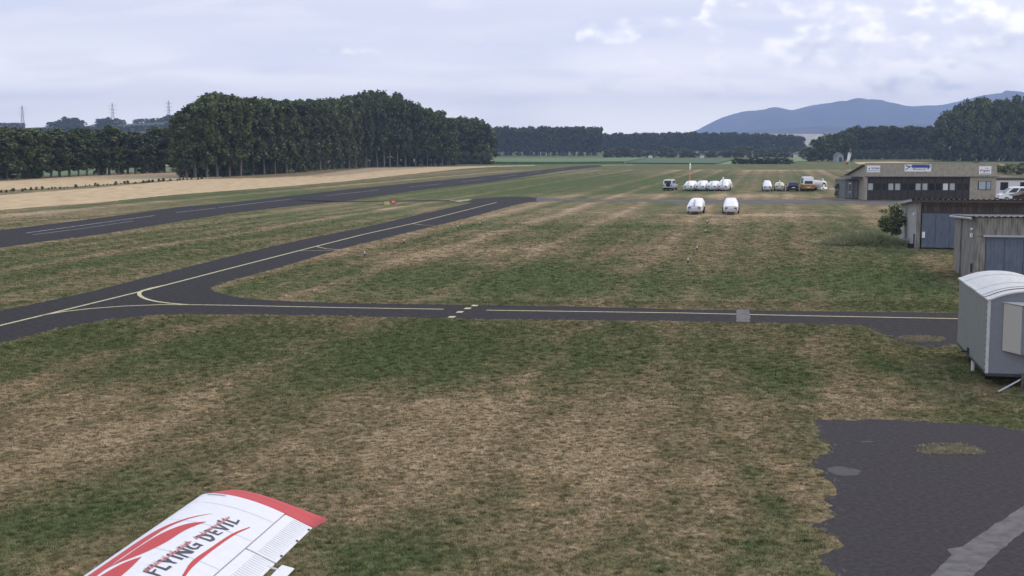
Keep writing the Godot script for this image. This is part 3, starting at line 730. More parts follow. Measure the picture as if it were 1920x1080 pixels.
# [crown mesh, trunk mesh] of a tree 20 m tall. shape: "poplar", "oak" or "shrub"
func tree_kind(shape: String, seed_: int) -> Array:
	var r := RandomNumberGenerator.new()
	r.seed = seed_
	var wood := Shape.new()
	var clumps: Array = []
	var h := 20.0
	if shape == "poplar":
		var lean := Vector3(r.randf_range(-0.5, 0.5), 0, r.randf_range(-0.5, 0.5))
		wood.tube([Vector3.ZERO, Vector3(0, 6, 0) + lean * 0.3, Vector3(0, 13, 0) + lean * 0.7, Vector3(0, 18.6, 0) + lean], [0.34, 0.25, 0.14, 0.04], 7)
		for i in 56:
			var f := pow(r.randf(), 0.85)
			var y := lerpf(3.6, 18.4, f)
			var reach := 2.9 * pow(sin(PI * clampf(0.2 + 0.62 * f, 0.0, 1.0)), 0.6) * r.randf_range(0.35, 1.1)
			var a := r.randf() * TAU
			var tip := Vector3(cos(a) * reach, y, sin(a) * reach) + lean * f
			if i % 3 == 0:
				wood.tube([Vector3(0, y - 2.4, 0) + lean * f, tip], [0.09, 0.03], 4)
			clumps.append([tip, Vector3(r.randf_range(0.85, 1.4), r.randf_range(1.0, 1.9), r.randf_range(0.85, 1.4))])
		clumps.append([Vector3(0, 18.4, 0) + lean, Vector3(1.3, 1.4, 1.3)])
	elif shape == "oak" or shape == "low oak":
		var foot := 4.0 if shape == "oak" else 1.2
		wood.tube([Vector3.ZERO, Vector3(0.2, 5, 0), Vector3(0, 12, 0.2)], [0.6, 0.45, 0.15], 7)
		for i in (46 if shape == "oak" else 62):
			var a := r.randf() * TAU
			var f := r.randf()
			var y := lerpf(foot, 18.2, f)
			var reach := 6.3 * sin(PI * clampf(0.16 + 0.74 * f, 0.0, 1.0)) * pow(r.randf(), 0.4)
			var tip := Vector3(cos(a) * reach, y, sin(a) * reach)
			if i % 3 == 0:
				wood.tube([Vector3(0, maxf(3.0, y - 5.0), 0), tip], [0.2, 0.05], 4)
			clumps.append([tip, Vector3(r.randf_range(1.3, 2.2), r.randf_range(1.0, 1.9), r.randf_range(1.3, 2.2))])
	else:
		for i in 26:
			var a := r.randf() * TAU
			var f := r.randf()
			var reach := 8.5 * sqrt(r.randf()) * (1.0 - 0.45 * f)
			var tip := Vector3(cos(a) * reach, lerpf(2.0, 16.5, f), sin(a) * reach)
			if i % 2 == 0:
				wood.tube([Vector3(tip.x * 0.15, 0, tip.z * 0.15), tip], [0.3, 0.08], 4)
			clumps.append([tip, Vector3(r.randf_range(2.2, 3.4), r.randf_range(1.8, 3.2), r.randf_range(2.2, 3.4))])
	var per: int = {"poplar": 130, "oak": 62, "low oak": 62, "shrub": 24}[shape]
	var leaf: float = {"poplar": 0.42, "oak": 0.46, "low oak": 0.5, "shrub": 0.8}[shape]
	return [crown_mesh(clumps, per, leaf, seed_ + 500), wood.mesh(true)]


func tree(called: String, label: String, category: String, group: String, at: Vector3, h: float, width: float, kind: Array, leaves: Material) -> Node3D:
	var t := thing(called, label, category, at, rng.randf() * TAU, group)
	t.scale = Vector3(width, h / 20.0, width)
	part("crown" if category == "tree" else "foliage", kind[0], leaves, t)
	part("trunk" if category == "tree" else "stems", kind[1], M.trunk, t)
	return t


func row(data: Array, called: String, label: String, category: String, group: String, kinds: Array, wide: float, numbered_label := true, tones: Array = [0, 1, 2]) -> void:
	for i in data.size():
		var d: Array = data[i]
		var l := (label % ordinal(i + 1)) if numbered_label else label
		var y: float = d[3] if d.size() > 3 else 0.0
		tree(called, l, category, group, Vector3(d[0], y, d[1]), d[2], (wide if wide > 0.0 else -wide * d[2] / 20.0) * rng.randf_range(0.88, 1.14), kinds[rng.randi() % kinds.size()], M.leaves[tones[rng.randi() % tones.size()]])


func trees() -> void:
	var poplars: Array = []
	var oaks: Array = []
	var shrubs: Array = []
	var low_oaks: Array = []
	for i in 7:
		poplars.append(tree_kind("poplar", 10 + i))
	for i in 4:
		oaks.append(tree_kind("oak", 40 + i))
		shrubs.append(tree_kind("shrub", 60 + i))
		low_oaks.append(tree_kind("low oak", 80 + i))
	row([[-74.35, -293.52, 15.14], [-72.85, -295.34, 17.26], [-70.84, -298.26, 19.27], [-69.56, -302.94, 19.43], [-67.96, -308.81, 19.15], [-66.48, -314.59, 19.44], [-65.85, -325.69, 19.63], [-64.21, -332.63, 18.93], [-62.62, -338.97, 19.54], [-60.79, -346.24, 19.77], [-60.16, -358.75, 19.52], [-59.43, -372.93, 20.67], [-58.17, -389.39, 21.21], [-56.68, -408.95, 22.39], [-55.38, -417.12, 22.59], [-53.94, -426.25, 24.16], [-52.74, -433.84, 24.54], [-50.64, -447.11, 25.83], [-47.86, -456.02, 26.24], [-45.77, -459.74, 25.92], [-43.98, -462.92, 25.94], [-41.66, -467.05, 25.91], [-39.12, -471.54, 23.32], [-35.68, -475.18, 22.36], [-33.48, -477.51, 21.95], [-31.63, -479.47, 21.64], [-29.01, -482.24, 19.72], [-26.36, -485.04, 19.22], [-23.95, -489.37, 18.31]], "poplar_tree", "tall poplar, %s trunk from the left along the wood's front edge", "tree", "poplars along the front edge of the wood", poplars, 1.0)
	row([[-75.57, -303.20, 16.42], [-73.55, -305.49, 19.02], [-72.03, -309.21, 20.24], [-70.41, -314.21, 19.87], [-70.02, -319.38, 20.20], [-68.61, -326.05, 19.51], [-67.56, -335.82, 19.89], [-66.15, -341.94, 19.95], [-64.36, -348.30, 20.23], [-62.34, -354.90, 20.23], [-61.05, -367.75, 20.57], [-60.19, -381.93, 21.10], [-58.94, -395.55, 22.03], [-59.13, -410.20, 22.51], [-56.15, -423.75, 23.06], [-54.85, -435.87, 24.53], [-53.41, -448.71, 25.93], [-50.45, -461.93, 27.52], [-48.18, -467.59, 26.76], [-43.03, -473.39, 27.53], [-39.97, -479.34, 24.94], [-37.61, -483.61, 23.78], [-32.62, -487.49, 21.83], [-30.29, -491.44, 20.79], [-26.47, -496.36, 19.33], [-78.51, -314.77, 17.51], [-75.60, -317.07, 19.87], [-73.95, -321.45, 20.96], [-73.64, -326.49, 20.48], [-72.12, -331.70, 20.56], [-70.47, -339.54, 20.26], [-69.76, -348.33, 20.80], [-67.01, -354.51, 20.53], [-65.08, -360.92, 20.21], [-64.33, -368.80, 20.84], [-63.26, -382.19, 21.14], [-62.17, -396.24, 21.98], [-60.89, -410.11, 22.36], [-59.78, -425.04, 23.54], [-57.54, -437.72, 24.38], [-56.20, -450.01, 25.06], [-53.56, -463.05, 27.12], [-51.93, -474.33, 27.83], [-47.44, -480.02, 28.17], [-43.91, -485.86, 27.20], [-41.49, -491.73, 24.71], [-36.87, -495.57, 23.37], [-33.25, -499.47, 22.04], [-28.53, -503.43, 21.48]], "poplar_tree", "tall poplar behind the wood's front row, only its top showing", "tree", "poplars deep in the wood", poplars, 1.1, false)
	row([[-76.60, -298.85, 5.52], [-75.20, -299.34, 4.70], [-74.07, -300.22, 4.09], [-73.20, -302.08, 4.06], [-72.43, -304.16, 3.46], [-71.42, -306.52, 4.08], [-71.31, -309.24, 3.93], [-70.40, -310.69, 4.94], [-69.75, -312.95, 4.13], [-67.95, -315.95, 5.28], [-68.19, -318.33, 4.83], [-66.74, -323.20, 3.90], [-67.73, -328.55, 3.82], [-66.29, -333.85, 3.80], [-66.37, -336.83, 4.81], [-64.42, -338.58, 3.69], [-64.74, -343.13, 4.00], [-63.61, -345.26, 4.32], [-62.94, -350.09, 3.74], [-62.85, -353.85, 5.34], [-60.50, -358.90, 5.49], [-60.14, -365.09, 5.04], [-60.14, -373.52, 4.54], [-60.61, -379.77, 3.90], [-60.63, -387.34, 4.03], [-58.40, -392.79, 5.39], [-58.44, -402.77, 5.37], [-57.28, -409.35, 3.43], [-56.75, -415.61, 4.06], [-56.12, -422.59, 4.31], [-54.59, -428.95, 4.15], [-55.17, -435.97, 4.45], [-52.80, -440.91, 3.83], [-52.45, -448.96, 3.78], [-50.81, -456.14, 5.17], [-49.17, -459.18, 4.78], [-47.48, -462.17, 4.00], [-47.37, -466.51, 4.33], [-45.32, -470.19, 3.40], [-44.44, -471.21, 3.67], [-42.95, -476.77, 5.28], [-41.07, -478.40, 4.09], [-38.68, -480.12, 4.82], [-36.19, -482.10, 3.82], [-34.90, -483.36, 4.62], [-32.15, -486.12, 3.58], [-31.56, -488.10, 4.73], [-28.18, -490.14, 5.16], [-26.66, -492.33, 4.22], [-25.13, -496.39, 4.33], [-22.71, -499.09, 3.94]], "shrub", "%s dark shrub from the left in the undergrowth between the wood's trunks", "shrub", "undergrowth of the wood", shrubs, 0.24)
	row([[-24.22, -540.58, 19.65], [-22.38, -550.58, 20.56], [-19.66, -538.58, 19.16], [-17.42, -552.58, 19.93], [-14.63, -542.58, 18.81], [-12.29, -538.58, 17.40], [-10.13, -542.58, 15.03]], "poplar_tree", "%s poplar from the left in the clump ending the wood", "tree", "clump at the end of the wood", poplars, 1.25, true, [1, 3])
	row([[-24.93, -527.28, 4.28], [-22.96, -527.28, 6.09], [-21.00, -527.28, 5.49], [-19.03, -527.28, 6.04], [-17.06, -527.28, 4.51], [-15.09, -527.28, 5.35], [-13.12, -527.28, 5.16], [-11.15, -527.28, 5.82], [-9.19, -527.28, 4.19]], "shrub", "%s dark shrub from the left under the clump ending the wood", "shrub", "shrubs at the end of the wood", shrubs, 0.3)
	row([[-111.50, -271.72, 11.23], [-111.02, -276.16, 11.00], [-110.37, -280.33, 11.58], [-109.51, -284.76, 11.60], [-108.62, -289.34, 11.32], [-107.78, -293.62, 11.28], [-106.93, -298.04, 10.95], [-106.22, -301.66, 11.53], [-105.40, -305.85, 10.57], [-104.57, -310.16, 11.70], [-103.85, -313.84, 11.90], [-102.77, -319.40, 11.61], [-101.75, -324.63, 12.54], [-100.86, -329.21, 11.70], [-99.89, -334.20, 11.17], [-99.11, -338.19, 11.37], [-98.20, -342.87, 10.78], [-96.67, -350.75, 12.67], [-95.88, -354.83, 12.41], [-94.88, -359.98, 13.03], [-93.84, -365.28, 13.84]], "poplar_tree", "low dark poplar behind the upper wheat field, %s from the left", "tree", "tree row behind the wheat field", poplars, 0.95)
	row([[-111.57, -274.36, 2.21], [-111.80, -277.06, 4.06], [-111.57, -279.68, 2.42], [-111.05, -282.06, 4.31], [-110.49, -284.49, 2.26], [-109.23, -286.97, 2.49], [-108.74, -289.48, 3.82], [-108.25, -292.04, 4.49], [-103.05, -320.61, 4.12], [-103.23, -323.49, 4.04], [-101.08, -331.33, 3.92], [-99.05, -344.86, 4.00], [-97.16, -348.50, 2.35], [-97.09, -353.47, 3.55], [-94.47, -363.17, 2.78]], "shrub", "%s shrub from the left at the foot of the row behind the wheat", "shrub", "shrubs under the left tree row", shrubs, 0.2)
	row([[-18.56, -1042.38, 24.19], [-14.97, -1042.38, 23.00], [-12.23, -1042.38, 23.91], [-9.21, -1042.38, 23.95], [-6.15, -1042.38, 24.58], [-3.02, -1042.38, 22.49], [-0.11, -1042.38, 23.02], [2.58, -1042.38, 23.15], [6.38, -1042.38, 23.19], [9.09, -1042.38, 23.64], [12.28, -1042.38, 22.66], [14.67, -1042.38, 24.55], [18.47, -1042.38, 22.62], [21.19, -1042.38, 23.73], [24.48, -1042.38, 24.34], [26.92, -1042.38, 24.31], [30.35, -1042.38, 24.04], [32.92, -1042.38, 23.15], [36.88, -1042.38, 24.08], [39.58, -1042.38, 23.80], [42.80, -1042.38, 23.40], [45.06, -1042.38, 24.26], [47.77, -1042.38, 23.65], [51.26, -1042.38, 24.37], [54.26, -1042.38, 24.02], [57.82, -1042.38, 24.44], [61.12, -1042.38, 23.65], [63.64, -1042.38, 23.67], [66.97, -1042.38, 22.84], [69.63, -1042.38, 23.64]], "poplar_tree", "distant poplar, %s from the left in the straight row behind the maize", "tree", "straight row behind the maize", poplars, 1.3)
	row([[-16.06, -1056.38, 22.45], [-11.21, -1056.38, 22.66], [-4.04, -1056.38, 23.12], [-0.27, -1056.38, 23.52], [6.70, -1056.38, 22.76], [13.03, -1056.38, 22.45], [16.84, -1056.38, 23.60], [22.57, -1056.38, 23.61], [29.44, -1056.38, 22.44], [35.64, -1056.38, 23.49], [41.24, -1056.38, 23.39], [45.77, -1056.38, 22.67], [50.58, -1056.38, 23.77], [58.23, -1056.38, 23.43], [62.67, -1056.38, 22.92], [69.20, -1056.38, 23.92]], "poplar_tree", "distant poplar in the second row behind the maize field", "tree", "second row behind the maize", poplars, 1.5, false)
	row([[86.65, -1249.47, 20.70], [90.59, -1249.47, 21.28], [94.42, -1249.47, 19.62], [97.64, -1249.47, 20.63], [100.70, -1249.47, 21.31], [105.46, -1249.47, 21.75], [109.54, -1249.47, 19.97], [111.53, -1249.47, 19.96], [115.73, -1249.47, 20.40], [120.15, -1249.47, 21.57], [123.60, -1249.47, 20.80], [127.50, -1249.47, 21.75], [131.01, -1249.47, 20.21], [134.47, -1249.47, 21.25], [136.94, -1249.47, 21.41], [141.06, -1249.47, 20.95], [145.36, -1249.47, 21.36], [147.95, -1249.47, 21.24], [152.51, -1249.47, 22.37], [156.67, -1249.47, 21.33], [158.71, -1249.47, 20.76], [162.37, -1249.47, 22.20], [167.19, -1249.47, 21.65], [170.47, -1249.47, 21.59], [173.90, -1249.47, 22.42], [176.94, -1249.47, 22.99], [181.68, -1249.47, 21.32], [184.95, -1249.47, 21.28], [188.19, -1249.47, 22.29], [191.87, -1249.47, 20.81], [194.78, -1249.47, 21.58], [198.83, -1249.47, 20.89], [202.68, -1249.47, 21.82], [206.41, -1249.47, 21.26], [210.79, -1249.47, 21.61], [214.57, -1249.47, 22.09], [217.01, -1249.47, 22.04], [220.30, -1249.47, 20.39], [225.20, -1249.47, 21.68], [227.71, -1249.47, 21.07], [232.48, -1249.47, 20.07], [236.12, -1249.47, 20.50], [238.50, -1249.47, 20.87], [242.22, -1249.47, 20.49], [246.62, -1249.47, 21.16], [249.58, -1249.47, 19.74], [252.75, -1249.47, 19.62], [258.16, -1249.47, 19.20], [260.73, -1249.47, 20.03], [264.77, -1249.47, 19.77], [269.21, -1249.47, 19.57], [271.44, -1249.47, 18.37], [275.44, -1249.47, 17.89], [279.57, -1249.47, 18.20]], "poplar_tree", "far poplar, %s from the left in the long low belt below the mountains", "tree", "long far tree belt", poplars, 1.5)
	row([[63.95, -875.69, 5.58], [67.86, -875.69, 6.18], [72.49, -875.69, 7.61], [77.41, -875.69, 8.28], [82.04, -875.69, 5.65], [86.60, -875.69, 5.99], [92.81, -875.69, 4.58], [95.14, -875.69, 5.01], [101.27, -875.69, 8.22], [105.23, -875.69, 7.43], [109.13, -875.69, 6.11], [116.32, -875.69, 7.04], [120.87, -875.69, 5.44], [123.45, -875.69, 4.73], [129.52, -875.69, 4.43], [134.57, -875.69, 5.24], [138.21, -875.69, 4.95], [144.64, -875.69, 4.71], [147.92, -875.69, 5.17], [152.78, -875.69, 7.97], [156.21, -875.69, 8.10], [161.39, -875.69, 7.75], [166.97, -875.69, 5.42], [171.81, -875.69, 6.62], [176.85, -875.69, 7.12], [181.03, -875.69, 5.17], [185.57, -875.69, 7.66], [191.74, -875.69, 5.33], [194.91, -875.69, 6.84]], "small_tree", "%s small rounded tree from the left before the long far belt", "tree", "small trees before the far belt", low_oaks, 0.6, true, [3, 1])
	row([[147.20, -638.45, 7.53], [151.79, -644.45, 11.77], [154.30, -640.45, 13.32], [159.45, -648.45, 14.73], [161.69, -643.45, 14.14], [166.71, -648.45, 15.53], [168.89, -644.45, 14.42]], "broadleaf_tree", "%s broadleaf tree from the left around the small pale barn", "tree", "clump round the pale barn", low_oaks, 0.75, true, [1, 3])
	row([[199.72, -754.93, 18.92], [202.16, -754.93, 20.02], [204.96, -754.93, 18.57], [207.69, -754.93, 19.17], [210.57, -754.93, 19.64], [213.36, -754.93, 19.28], [216.17, -754.93, 19.98], [218.92, -754.93, 19.72], [222.21, -754.93, 19.92], [224.44, -754.93, 19.20], [227.74, -754.93, 18.72], [230.11, -754.93, 19.28], [233.36, -754.93, 19.98], [236.89, -754.93, 19.62], [238.61, -754.93, 19.15], [241.52, -754.93, 18.87], [244.56, -754.93, 19.80], [247.01, -754.93, 18.68], [250.11, -754.93, 18.56]], "poplar_tree", "dark poplar, %s from the left in the row above the hangar roof", "tree", "row above the hangar", poplars, 1.45)
	row([[195.29, -738.50, 6.34], [198.67, -738.50, 4.81], [200.66, -738.50, 6.16], [204.48, -738.50, 6.13], [206.70, -738.50, 5.46], [208.89, -738.50, 6.13], [211.32, -738.50, 5.40], [215.88, -738.50, 6.03], [217.02, -738.50, 4.71], [221.60, -738.50, 5.93], [224.44, -738.50, 6.62], [226.15, -738.50, 6.69], [229.60, -738.50, 5.00], [231.46, -738.50, 4.22], [234.29, -738.50, 6.87], [236.32, -738.50, 5.71], [239.09, -738.50, 4.24], [243.17, -738.50, 4.72], [244.45, -738.50, 4.46]], "shrub", "%s dark shrub from the left under the row above the hangar", "shrub", "shrubs above the hangar", shrubs, 0.3)
	row([[-18.18, -1073.82, 4.76], [-14.65, -1073.82, 3.69], [-5.46, -1073.82, 3.66], [-1.11, -1073.82, 4.26], [5.45, -1073.82, 4.81], [11.26, -1073.82, 4.61], [14.91, -1073.82, 3.53], [20.31, -1073.82, 5.48], [26.21, -1073.82, 3.07], [35.04, -1073.82, 3.60], [40.57, -1073.82, 3.26], [44.83, -1073.82, 3.67], [51.91, -1073.82, 4.85], [57.03, -1073.82, 5.28], [63.63, -1073.82, 4.04], [68.46, -1073.82, 4.34]], "shrub", "%s shrub from the left under the row behind the maize", "shrub", "shrubs behind the maize", shrubs, 0.3)
	row([[214.72, -640.86, 23.18], [224.54, -666.86, 26.44], [221.36, -640.86, 25.42], [230.35, -666.86, 30.05], [236.15, -666.86, 32.37], [228.01, -640.86, 29.08], [241.96, -666.86, 33.47], [234.65, -640.86, 30.44], [247.77, -666.86, 33.95], [241.30, -640.86, 30.83], [253.57, -666.86, 34.10], [247.94, -640.86, 29.14], [259.38, -666.86, 34.28], [254.58, -640.86, 29.72], [265.19, -666.86, 34.26], [271.00, -666.86, 33.17], [261.23, -640.86, 30.31], [276.80, -666.86, 32.55], [267.87, -640.86, 30.77], [282.61, -666.86, 33.21], [274.51, -640.86, 28.60], [288.42, -666.86, 31.92]], "broadleaf_tree", "big dark tree, %s from the left in the mass behind the hangar's right end", "tree", "tall mass on the right", low_oaks, 1.15)
	row([[93.60, -537.31, 2.87], [95.16, -537.31, 2.61], [96.72, -537.31, 2.53], [98.28, -537.31, 2.51], [99.84, -537.31, 3.21], [101.40, -537.31, 3.00], [102.96, -537.31, 2.77], [104.52, -537.31, 2.50], [106.08, -537.31, 3.17], [107.64, -537.31, 3.01], [109.20, -537.31, 2.58], [110.76, -537.31, 3.15], [112.32, -537.31, 2.93], [113.88, -537.31, 2.98], [115.44, -537.31, 2.71]], "hedge_bush", "%s bush from the left in the dark low hedge at the field end", "bush", "low hedge at the field end", shrubs, 0.27)
	row([[159.88, -458.78, 0.88], [161.23, -446.68, 2.29], [150.23, -404.07, 1.89], [142.72, -377.08, 2.24], [130.14, -339.30, 2.59], [149.81, -385.67, 2.39], [130.90, -332.63, 2.57], [147.27, -368.87, 2.85], [132.45, -326.22, 3.27]], "shrub", "%s light green shrub from the left behind the white cabin", "shrub", "shrubs behind the white cabin", shrubs, 0.3, true, [3])
	row([[-631.90, -1560.00, 8.00, 29.03], [-517.98, -1280.00, 8.00, 11.56], [-564.00, -1400.00, 8.00, 20.17], [-627.40, -1560.00, 8.00, 28.94], [-511.68, -1280.00, 8.00, 11.50], [-622.83, -1560.00, 8.00, 28.85], [-558.77, -1400.00, 8.00, 20.09], [-618.38, -1560.00, 8.00, 28.77], [-553.60, -1400.00, 8.00, 20.05], [-505.28, -1280.00, 8.00, 11.47], [-613.90, -1560.00, 8.00, 28.77], [-548.40, -1400.00, 8.00, 20.05], [-609.36, -1560.00, 8.00, 28.77], [-498.92, -1280.00, 8.00, 11.47], [-543.19, -1400.00, 8.00, 20.05], [-604.89, -1560.00, 8.00, 28.77], [-600.38, -1560.00, 8.00, 28.77], [-492.56, -1280.00, 8.00, 11.47], [-537.93, -1400.00, 8.00, 20.05], [-595.82, -1560.00, 8.00, 28.77], [-532.71, -1400.00, 8.00, 20.05], [-486.27, -1280.00, 8.00, 11.47], [-591.34, -1560.00, 8.00, 28.77], [-527.53, -1400.00, 8.00, 20.05], [-479.95, -1280.00, 8.00, 11.47], [-522.35, -1400.00, 8.00, 20.05], [-473.60, -1280.00, 8.00, 11.53], [-517.15, -1400.00, 8.00, 20.17], [-511.95, -1400.00, 8.00, 20.34], [-467.28, -1280.00, 8.00, 11.66], [-506.73, -1400.00, 8.00, 20.50], [-460.93, -1280.00, 8.00, 11.79], [-559.82, -1560.00, 8.00, 29.60], [-501.49, -1400.00, 8.00, 20.66], [-555.10, -1560.00, 8.00, 29.78], [-454.29, -1280.00, 9.64, 11.92], [-496.04, -1400.00, 8.57, 20.83], [-550.52, -1560.00, 9.29, 29.95], [-490.77, -1400.00, 10.23, 20.98], [-545.94, -1560.00, 10.80, 30.10], [-447.81, -1280.00, 12.66, 12.03], [-541.31, -1560.00, 13.91, 30.20], [-485.53, -1400.00, 10.92, 21.07], [-441.49, -1280.00, 11.95, 12.10], [-536.86, -1560.00, 12.20, 30.30], [-480.34, -1400.00, 10.37, 21.16], [-532.32, -1560.00, 12.76, 30.40], [-435.17, -1280.00, 10.96, 12.17], [-475.10, -1400.00, 11.05, 21.25], [-527.82, -1560.00, 12.44, 30.50], [-469.91, -1400.00, 10.43, 21.34], [-523.39, -1560.00, 10.05, 30.60], [-428.82, -1280.00, 10.79, 12.24], [-518.91, -1560.00, 9.16, 30.70], [-464.80, -1400.00, 8.00, 21.43], [-422.55, -1280.00, 8.35, 12.31], [-459.55, -1400.00, 8.56, 21.52], [-416.23, -1280.00, 8.00, 12.39], [-454.40, -1400.00, 8.00, 21.61], [-500.80, -1560.00, 10.35, 31.10], [-449.12, -1400.00, 8.74, 21.70], [-409.73, -1280.00, 11.49, 12.46], [-496.26, -1560.00, 11.05, 31.20], [-443.85, -1400.00, 10.55, 21.79], [-491.76, -1560.00, 10.78, 31.30], [-403.33, -1280.00, 12.59, 12.53], [-438.62, -1400.00, 11.02, 21.91], [-487.19, -1560.00, 12.21, 31.47], [-396.99, -1280.00, 12.27, 12.67], [-433.42, -1400.00, 10.68, 22.11], [-482.76, -1560.00, 9.53, 31.69], [-478.22, -1560.00, 10.37, 31.92], [-428.28, -1400.00, 8.45, 22.32], [-390.75, -1280.00, 8.61, 12.84], [-473.74, -1560.00, 8.93, 32.14], [-423.18, -1400.00, 8.00, 22.52], [-469.33, -1560.00, 8.00, 32.37], [-384.47, -1280.00, 8.00, 13.00], [-417.94, -1400.00, 8.00, 22.72], [-378.10, -1280.00, 8.00, 13.16], [-412.77, -1400.00, 8.00, 22.93], [-455.76, -1560.00, 8.00, 33.04], [-407.53, -1400.00, 8.00, 23.13], [-371.70, -1280.00, 8.03, 13.32], [-451.18, -1560.00, 8.02, 33.26], [-402.33, -1400.00, 8.00, 23.34], [-446.73, -1560.00, 8.00, 33.49], [-365.35, -1280.00, 8.00, 13.48], [-397.02, -1400.00, 8.00, 23.54], [-442.16, -1560.00, 8.00, 33.71], [-437.66, -1560.00, 8.00, 33.94], [-359.00, -1280.00, 8.00, 13.64], [-391.82, -1400.00, 8.00, 23.74], [-433.13, -1560.00, 8.00, 34.16], [-386.59, -1400.00, 8.00, 23.95], [-352.63, -1280.00, 8.00, 13.80], [-428.65, -1560.00, 8.00, 34.39], [-381.40, -1400.00, 8.00, 24.15], [-424.11, -1560.00, 8.00, 34.60], [-346.21, -1280.00, 9.88, 13.95], [-419.49, -1560.00, 10.03, 34.80], [-376.10, -1400.00, 9.30, 24.33], [-414.93, -1560.00, 11.53, 35.00], [-339.79, -1280.00, 12.00, 14.10], [-370.85, -1400.00, 10.76, 24.51], [-410.43, -1560.00, 10.97, 35.20], [-365.67, -1400.00, 9.48, 24.69], [-333.43, -1280.00, 11.96, 14.24], [-405.92, -1560.00, 10.69, 35.40], [-360.42, -1400.00, 10.91, 24.87], [-401.37, -1560.00, 11.82, 35.60], [-327.05, -1280.00, 13.11, 14.38], [-396.86, -1560.00, 11.65, 35.80], [-355.22, -1400.00, 10.40, 25.04]], "broadleaf_tree", "%s hillside tree from the left, below the pylons", "tree", "trees on the far hillside", low_oaks, -1.5)
	row([[-80.08, -198.58, 0.75], [-79.61, -199.93, 0.43], [-78.86, -200.01, 0.48], [-79.45, -203.48, 0.41], [-79.14, -203.62, 0.68], [-77.87, -204.03, 0.56], [-78.60, -207.13, 0.52], [-78.64, -209.72, 0.60], [-78.51, -211.87, 0.58], [-77.83, -212.60, 0.70], [-77.13, -213.48, 0.35], [-77.71, -216.78, 0.44], [-77.40, -217.30, 0.39], [-76.13, -216.17, 0.41], [-77.38, -219.91, 0.32], [-76.15, -218.25, 0.29], [-77.26, -223.00, 0.29], [-75.86, -223.19, 0.67], [-75.47, -224.41, 0.25], [-75.25, -225.12, 0.28], [-75.90, -228.47, 0.38], [-76.30, -231.91, 0.37], [-75.68, -233.12, 0.70], [-74.46, -230.92, 0.59], [-75.39, -236.84, 0.28], [-75.07, -238.21, 0.34], [-73.70, -235.83, 0.27], [-74.00, -238.98, 0.44], [-74.52, -241.59, 0.74], [-74.62, -244.91, 0.32], [-74.09, -245.55, 0.71], [-74.21, -247.91, 0.72], [-72.12, -244.82, 0.37], [-72.33, -246.65, 0.49], [-72.95, -252.38, 0.26], [-72.19, -251.52, 0.64], [-72.41, -254.24, 0.52], [-72.17, -255.35, 0.67], [-71.95, -257.05, 0.72], [-71.99, -261.81, 0.73], [-71.80, -263.52, 0.38], [-72.22, -265.94, 0.74], [-70.38, -262.45, 0.31], [-70.39, -264.39, 0.65], [-69.76, -267.86, 0.51], [-70.75, -273.71, 0.52], [-70.58, -275.70, 0.55], [-69.69, -275.51, 0.44], [-69.65, -279.01, 0.55], [-67.83, -277.22, 0.68], [-68.70, -284.24, 0.74]], "weed_clump", "%s dark weed clump from the left between the two wheat fields", "weeds", "weeds between the wheat fields", shrubs, -1.1)
	tree("young_tree", "young leafy tree standing against the shed with blue door", "tree", "", Vector3(28.33, 0, -95.29), 2.9, 0.175, tree_kind("oak", 91), M.leaves[3])
	tree("bush", "dull olive bush leaning on the grey container", "bush", "", Vector3(45.51, 0, -178.21), 2.3, 0.10, shrubs[1], M.leaves[3])


# ---- buildings -------------------------------------------------------------

func print_on(parent: Node, text: String, called: String, m: Material, height: float, width: float, at: Vector3, bold := true) -> void:
	var f := SystemFont.new()
	f.font_names = PackedStringArray(["Droid Sans"])
	f.font_weight = 700 if bold else 400
	var t := TextMesh.new()
	t.text = text
	t.font = f
	t.font_size = 64
	t.pixel_size = 0.01
	t.depth = 0.004
	var box := t.get_aabb()
	var o := part(called, t, m, parent)
	o.scale = Vector3(width / box.size.x, height / box.size.y, 1.0)
	o.position = at


